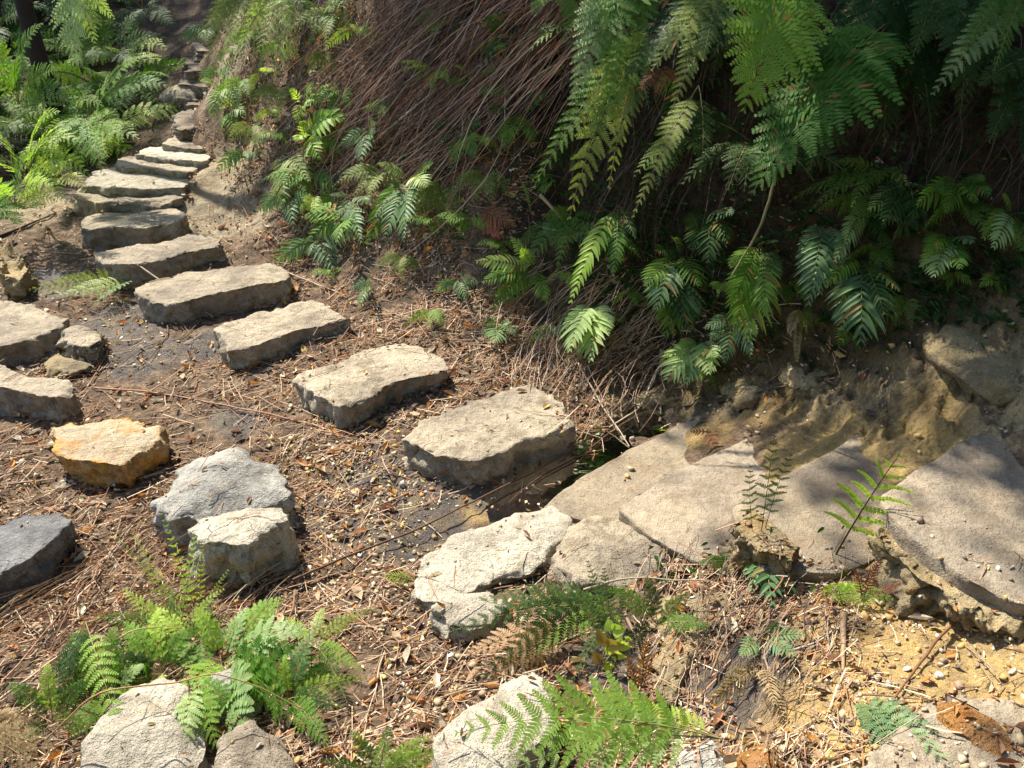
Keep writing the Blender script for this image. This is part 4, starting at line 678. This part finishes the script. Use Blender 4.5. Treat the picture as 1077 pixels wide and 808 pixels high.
# unseen trees around the view, added to block sky and darken the bank
for (x,y,hh,rad,n,lab,off) in [(3.4,4.4,2.4,2.3,14000,'unseen broad forest tree on top of the bank right of the ferns',(-.9,-.6)),(1.2,5.6,3.0,2.3,13000,'unseen broad forest tree on top of the bank above the dead stalks',(0,-.2)),
    (-.6,7.6,3.6,2.2,8000,'unseen forest tree standing behind the bank nose',(0,0)),(-5.9,12.8,3.4,2.6,8000,'unseen forest tree at the head of the shaded track',(0,0)),(-8.8,8.8,3.2,2.4,7000,'unseen forest tree left of the undergrowth ferns',(0,0)),
    (5.8,2.6,2.8,2.4,7000,'unseen forest tree on the slope right of the steps',(0,0)),
    (-2.0,-3.2,1.9,2.6,14000,'unseen forest tree behind the foreground slope',(0,0)),(1.8,-3.0,2.,2.7,15000,'unseen forest tree behind the sandy foreground',(0,0)),(4.4,-.9,2.2,2.5,13000,'unseen forest tree beyond the corner bedrock slab',(0,0)),(-5.8,-1.2,2.2,2.3,8000,'unseen forest tree beyond the lower left needles',(0,0)),(3.3,3.5,2.1,1.2,5000,'unseen low dense tree leaning over the overhanging ferns',(-.5,-.2)),(.6,4.3,2.0,1.2,4000,'unseen low dense tree above the top centre ferns',(0,0))]:
    z=H1(x,y); e=empty('tree',(x,y,z),lab,'tree'); p_=np.array([[0,0,-.3],[.1,.05,hh*.4],[off[0]*.5,off[1]*.5,hh*.9],[off[0],off[1],hh*1.2]])
    V,F_=tube(p_,.13,.05,12); mesh('trunk',V,F_,M['wood'],col=np.tile([.08,.06,.045],(len(V),1)),smooth=True,parent=e); crown(e,hh*1.15,rad,n,'dark',off=off)
# ------------------------------------------------------------------ litter (uncountable)
def samp(n,boxes):
    """boxes: (px0,px1,py0,py1,weight) picture areas used to choose where on the ground litter lies"""
    w_=np.array([q[4]*(q[1]-q[0])*(q[3]-q[2]) for q in boxes],float); i=RNG.choice(len(boxes),n,p=w_/w_.sum()); B=np.array(boxes)[i]
    return B[:,0]+(B[:,1]-B[:,0])*RNG.random(n),B[:,2]+(B[:,3]-B[:,2])*RNG.random(n)
# fast terrain hit for many picture points through a depth table of the ground
_gxx=np.arange(-60,1140,10); _gyy=np.arange(-90,860,10)
def hitmany(px,py):
    n=len(px); d=Fv[None]+((px-538.5)/FPX)[:,None]*Rv-((py-404)/FPX)[:,None]*Uv
    t=np.full(n,.8); act=np.ones(n,bool); step=.05
    for _ in range(220):
        X=O0+(t[:,None])*d; a=act.copy(); h=Hb(X[a,0],X[a,1]); under=X[a,2]<h
        idx_=np.nonzero(a)[0]; act[idx_[under]]=False; t[idx_[~under]]+=step
        if not act.any(): break
    lo=t-step; hi=t.copy()
    for _ in range(7):
        mid=(lo+hi)/2; X=O0+mid[:,None]*d; u_=X[:,2]<Hb(X[:,0],X[:,1]); hi=np.where(u_,mid,hi); lo=np.where(u_,lo,mid)
    X=O0+hi[:,None]*d; return X
def place(n,boxes,jit=.05):
    px,py=samp(n,boxes); X=hitmany(px,py); X[:,:2]+=RNG.normal(size=(n,2))*jit
    X[:,2]=H(X[:,0],X[:,1]); N_=normal(X[:,0],X[:,1]); return X,N_
LB=[(280,560,190,400,1.6),(700,900,590,800,.5),(-60,420,380,830,1.),(420,600,600,830,.8),(380,640,290,480,1.2),(330,480,240,360,1.4),(250,440,20,260,2.6),(-40,240,210,420,.5),(500,720,330,440,1.),(640,880,590,830,.9),(400,560,180,300,1.1),(600,900,260,390,.5),(230,330,40,180,.8),(900,1130,600,830,.12),(330,560,-60,180,.6),(430,600,480,620,.5)]
from mathutils.bvhtree import BVHTree
_o=0; _fs=[]
for v_,f_ in zip(SV,SF): _fs.append(f_+_o); _o+=len(v_)
BV=BVHTree.FromPolygons(np.vstack(SV).tolist(),[q_ for f_ in _fs for q_ in f_.tolist()])
_place=place
def place(n,boxes,jit=.05,keep=.05):
    X,N_=_place(n,boxes,jit); ok=np.ones(n,bool)
    mk_=fbm(np.stack([X[:,0]*2.6,X[:,1]*2.6,X[:,0]*0+5],-1),3)+RNG.normal(size=n)*.16; X[:,2]-=np.where(mk_<-.14,1.,0); dn=Vector((0,0,-1)); rk=RNG.random(n)
    for i in range(n):
        if X[i,2]>1.2: continue
        h=BV.ray_cast(Vector((X[i,0],X[i,1],X[i,2]+.5)),dn,.5)
        if h[0] is not None:
            if rk[i]<(keep if X[i,0]<.15 else .3) and h[1].z>.6: X[i,2]=h[0].z; N_[i]=h[1]
            else: X[i,2]-=1.0
    return X,N_
# thin needles and stalk bits
n=15000; X,N_=place(n,LB); L=RNG.uniform(.012,.075,n)*RNG.choice([.6,1,1.5],n,p=[.4,.45,.15]); ang=RNG.normal(size=n)*.7+.65
ang=np.where(RNG.random(n)<.35,RNG.random(n)*6.28,ang); B_=basis(N_+RNG.normal(size=(n,3))*.18,ang); wd=RNG.uniform(.0006,.0016,n)
M_=B_.copy(); M_[:,:,0]*=L[:,None]; M_[:,:,1]*=wd[:,None]; M_[:,:,2]*=wd[:,None]
T=np.array([[x_,math.cos(a_)+ (x_**2)*2,math.sin(a_)] for x_ in (-1,0,1) for a_ in (0.5,2.6,4.7)],float); TF=[[0,3,4,1],[1,4,5,2],[2,5,3,0],[3,6,7,4],[4,7,8,5],[5,8,6,3]]
X[:,2]+=RNG.uniform(.001,.014,n); V,F_,cc=scatter(T,TF,M_,X,pal(n,[(.32,.18,.105),(.43,.28,.17),(.18,.105,.065),(.55,.43,.29),(.29,.23,.18),(.4,.18,.08)],[3,3,2.5,2.5,1,1.6]))
tag(mesh('fallen_needles',V,F_,M['wood'],col=cc),'brown and straw needles and broken stalks strewn on the ground','needles',kind='stuff')
# leaf chips
def collar(m):
    L=[]
    for R_,c_ in SO:
        i_=RNG.integers(0,len(R_),m); f_=1+RNG.random(m)**1.5*.16; q=R_[i_]*f_[:,None]+c_; q[:,:2]+=RNG.normal(size=(m,2))*.006; L.append(q)
    X=np.vstack(L); X[:,2]=H(X[:,0],X[:,1])+RNG.random(len(X))*.012; return X,normal(X[:,0],X[:,1])
n=28000; X,N_=place(n,LB); Xc,Nc=collar(75); X=np.vstack([X,Xc]); N_=np.vstack([N_,Nc]); n=len(X)
s_=RNG.uniform(.004,.014,n)*RNG.choice([.7,1,1.9],n,p=[.5,.42,.08]); B_=basis(N_+RNG.normal(size=(n,3))*.38,RNG.random(n)*6.28); M_=B_*s_[:,None,None]; M_[:,:,1]*=RNG.uniform(.35,.75,n)[:,None]
T=np.array([[-1,0,0],[-.4,-.8,.35],[-.3,0,-.05],[-.4,.8,.35],[.4,-.6,.3],[.45,0,-.05],[.4,.6,.3],[1.05,0,.25]],float); TF3=[[0,1,2],[0,2,3],[4,7,5],[5,7,6]]; TF4=[[1,4,5,2],[2,5,6,3]]
X[:,2]+=RNG.uniform(0,.008,n); col=pal(n,[(.36,.24,.14),(.5,.38,.24),(.27,.14,.075),(.6,.52,.38),(.48,.23,.07),(.15,.1,.075),(.55,.4,.14)],[2.5,3,3,2.6,1.8,2.5,1]); V,F3,cc=scatter(T,TF3,M_,X,col); _,F4,_=scatter(T,TF4,M_,X,col)
tag(mesh('leaf_litter',V,[F3,F4],M['litter'],col=cc),'dry brown and tan leaf crumbs covering soil and bank','leaf litter',kind='stuff')
n=650; X,N_=place(n,LB); s_=RNG.uniform(.014,.03,n); B_=basis(N_+RNG.normal(size=(n,3))*.3,RNG.random(n)*6.28); M_=B_*s_[:,None,None]; M_[:,:,1]*=RNG.uniform(.3,.6,n)[:,None]; X[:,2]+=.008
V,F3,cc=scatter(T,TF3,M_,X,pal(n,[(.42,.22,.1),(.55,.42,.27),(.3,.14,.07),(.6,.53,.4),(.5,.24,.06)])); _,F4,_=scatter(T,TF4,M_,X,cc[:n])
tag(mesh('fallen_leaves',V,[F3,F4],M['litter'],col=cc),'larger curled fallen leaves lying among the needles','fallen leaves',kind='stuff')
# gravel
phi=(1+5**.5)/2; ico=np.array([[-1,phi,0],[1,phi,0],[-1,-phi,0],[1,-phi,0],[0,-1,phi],[0,1,phi],[0,-1,-phi],[0,1,-phi],[phi,0,-1],[phi,0,1],[-phi,0,-1],[-phi,0,1]])/1.9
icf=[[0,11,5],[0,5,1],[0,1,7],[0,7,10],[0,10,11],[1,5,9],[5,11,4],[11,10,2],[10,7,6],[7,1,8],[3,9,4],[3,4,2],[3,2,6],[3,6,8],[3,8,9],[4,9,5],[2,4,11],[6,2,10],[8,6,7],[9,8,1]]
GB=[(300,560,430,620,1.6),(-40,420,390,830,.35),(860,1130,590,830,.3),(380,560,600,760,.6),(560,660,440,520,.9),(400,560,300,400,.6),(-40,260,220,400,.35),(690,960,590,830,.5),(680,1130,330,470,.1)]
n=11000; X,N_=place(n,GB,.03,.015); Xc,Nc=collar(45); X=np.vstack([X,Xc]); N_=np.vstack([N_,Nc]); n=len(X)
s_=.0022+.0042*RNG.random(n)**2+.009*RNG.random(n)**9; B_=basis(N_+RNG.normal(size=(n,3))*.3,RNG.random(n)*6.28); M_=B_*s_[:,None,None]; M_[:,:,1]*=RNG.uniform(.6,.9,n)[:,None]; M_[:,:,2]*=RNG.uniform(.4,.75,n)[:,None]
X[:,2]+=s_*.25; V,F_,cc=scatter(ico,icf,M_,X,pal(n,[(.42,.33,.2),(.52,.42,.28),(.5,.34,.12),(.28,.2,.14),(.58,.53,.44),(.3,.15,.07)],[3,2.5,2,2,1,1]),jit=RNG.normal(size=(n,12,3))*(s_*.2)[:,None,None])
tag(mesh('gravel',V,F_,M['pebble'],col=cc,smooth=True),'small tan and yellow gravel scattered over soil and sand','gravel',kind='stuff')
# dead stalk curtain hanging down the bank
def strands(name,n,box,dirpx,lenr,lift,r,cols,label,cat,seed):
    rr_=np.random.default_rng(seed); px=rr_.uniform(box[0],box[1],n); py=rr_.uniform(box[2],box[3],n); k_=9
    L=rr_.uniform(*lenr,n); nc=max(6,n//14); ci=rr_.integers(0,nc,n); px=np.where(rr_.random(n)<.8,rr_.uniform(box[0],box[1],nc)[ci]+rr_.normal(size=n)*9,px); py=np.where(rr_.random(n)<.8,rr_.uniform(box[2],box[3],nc)[ci]+rr_.normal(size=n)*14,py)
    dx=dirpx[0]*(1+(rr_.normal(size=nc)*.3)[ci]+rr_.normal(size=n)*.2); dy=dirpx[1]*(1+(rr_.normal(size=nc)*.15)[ci]+rr_.normal(size=n)*.12); bend=(rr_.normal(size=nc)*.12)[ci]+rr_.normal(size=n)*.1
    Q=[]; u_=np.linspace(0,1,k_)
    for j in range(k_): Q.append(hitmany(px+dx*L*u_[j]+bend*L*dy*math.sin(math.pi*u_[j]),np.maximum(py+dy*L*u_[j],-90)))
    Q=np.stack(Q,1); N_=normal(Q[:,:,0].ravel(),Q[:,:,1].ravel()).reshape(n,k_,3); lf=rr_.uniform(.15,1,n)[:,None]*lift*(.35+np.sin(np.pi*u_)[None]**.7)
    Q=Q+N_*lf[...,None]+np.array([0,0,.02]); Q[:,1:-1]=.25*Q[:,:-2]+.5*Q[:,1:-1]+.25*Q[:,2:]
    Vs=[];Fs=[];Cs=[];o_=0; cp=pal(n,cols,var=.25)
    for i in range(n):
        V,F_=tube(Q[i]+np.cumsum(rr_.normal(size=(k_,3)),0)*.0025,r*rr_.choice([.6,.9,1.3,2.2],p=[.35,.35,.22,.08]),r*.5,3); Vs.append(V);Fs.append(F_+o_);o_+=len(V); Cs.append(np.tile(cp[i],(len(V),1)))
    return tag(mesh(name,np.vstack(Vs),np.vstack(Fs),M['wood'],col=np.vstack(Cs)),label,cat,kind='stuff')
ST=[(.26,.15,.085),(.36,.22,.13),(.1,.06,.04),(.5,.38,.27),(.33,.14,.055),(.08,.045,.03)]
strands('dead_stalks',720,(480,690,-85,50),(-150,165),(.3,1.1),.11,.0018,ST,'curtain of dead brown fern stalks hanging down the bank','dead stalks',1)
strands('dead_stalk_mat',330,(390,560,60,160),(-100,100),(.4,1.),.04,.0015,ST,'mat of reddish dead stalks lying on the lower bank','dead stalks',2)
strands('straw_tangle',330,(560,720,290,400),(-60,75),(.3,1.1),.05,.0014,[(.42,.3,.2),(.32,.2,.13),(.5,.38,.27),(.2,.12,.08)],'tangle of straw coloured stalks spilling down above the puddle','straw',3)
strands('fallen_stalks',260,(0,330,520,720),(-150,95),(.3,1.),.03,.0013,[(.45,.32,.2),(.34,.2,.12),(.52,.4,.27),(.22,.12,.07)],'many thin dry stalks lying over the lower left ground','dry stalks',4)
strands('twig_tangle',300,(690,880,570,780),(-40,75),(-.7,.7),.022,.0012,[(.26,.19,.13),(.36,.26,.18),(.14,.09,.06),(.42,.33,.24)],'tangle of fine dead twigs on the foreground slope','twigs',5)
strands('dark_stalks',420,(650,1100,-60,180),(-40,110),(.4,1.2),.08,.0015,[(.09,.065,.045),(.14,.1,.07),(.05,.035,.025)],'dim dead stalks hanging behind the shaded ferns','dead stalks',6)
# small leafy ground cover on the bank
n=9000; CB=[(600,1120,170,330,1.4),(480,760,100,330,1.2),(330,480,100,260,.35),(560,1120,-60,180,.8),(240,350,0,200,.9),(740,1120,270,340,1.2),(0,180,20,200,.8),(690,860,570,640,.3)]
X,N_=place(n,CB,.04); s_=RNG.uniform(.006,.02,n); B_=basis(N_*.6+np.array([-.1,-.4,.8])+RNG.normal(size=(n,3))*.45,RNG.normal(size=n)*.9-1.57); M_=B_*s_[:,None,None]; M_[:,:,1]*=.42
X+=N_*RNG.uniform(.005,.05,n)[:,None]; V,F3,cc=scatter(T,TF3,M_,X,RNG.random((n,1))*np.array([1,0,0])); _,F4,_=scatter(T,TF4,M_,X,np.zeros((n,3)))
tag(mesh('ground_cover',V,[F3,F4],M['dark'],col=cc),'small leafy undergrowth creeping over the shaded bank','undergrowth',kind='stuff')

# ------------------------------------------------------------------ light
SUN=Vector((-.5,.66,1.0)).normalized()
sd=bpy.data.lights.new('sun','SUN'); sd.energy=4.7; sd.angle=math.radians(.55); sd.color=(1,.93,.81)
so=bpy.data.objects.new('sun',sd); C.objects.link(so); so.rotation_euler=SUN.to_track_quat('Z','Y').to_euler()
w=bpy.data.worlds.new('World'); S.world=w; w.use_nodes=True; nt=w.node_tree; bg=nt.nodes['Background']
sky=nt.nodes.new('ShaderNodeTexSky'); sky.sky_type='NISHITA'; sky.sun_disc=False
sky.sun_elevation=math.asin(SUN.z); sky.sun_rotation=math.atan2(SUN.x,SUN.y)
nt.links.new(sky.outputs[0],bg.inputs[0]); bg.inputs[1].default_value=.13
S.view_settings.view_transform='Standard'; S.view_settings.look='None'; S.view_settings.exposure=1.25; S.view_settings.gamma=1
S.render.engine='CYCLES'
S.cycles.max_bounces=5; S.cycles.transparent_max_bounces=8
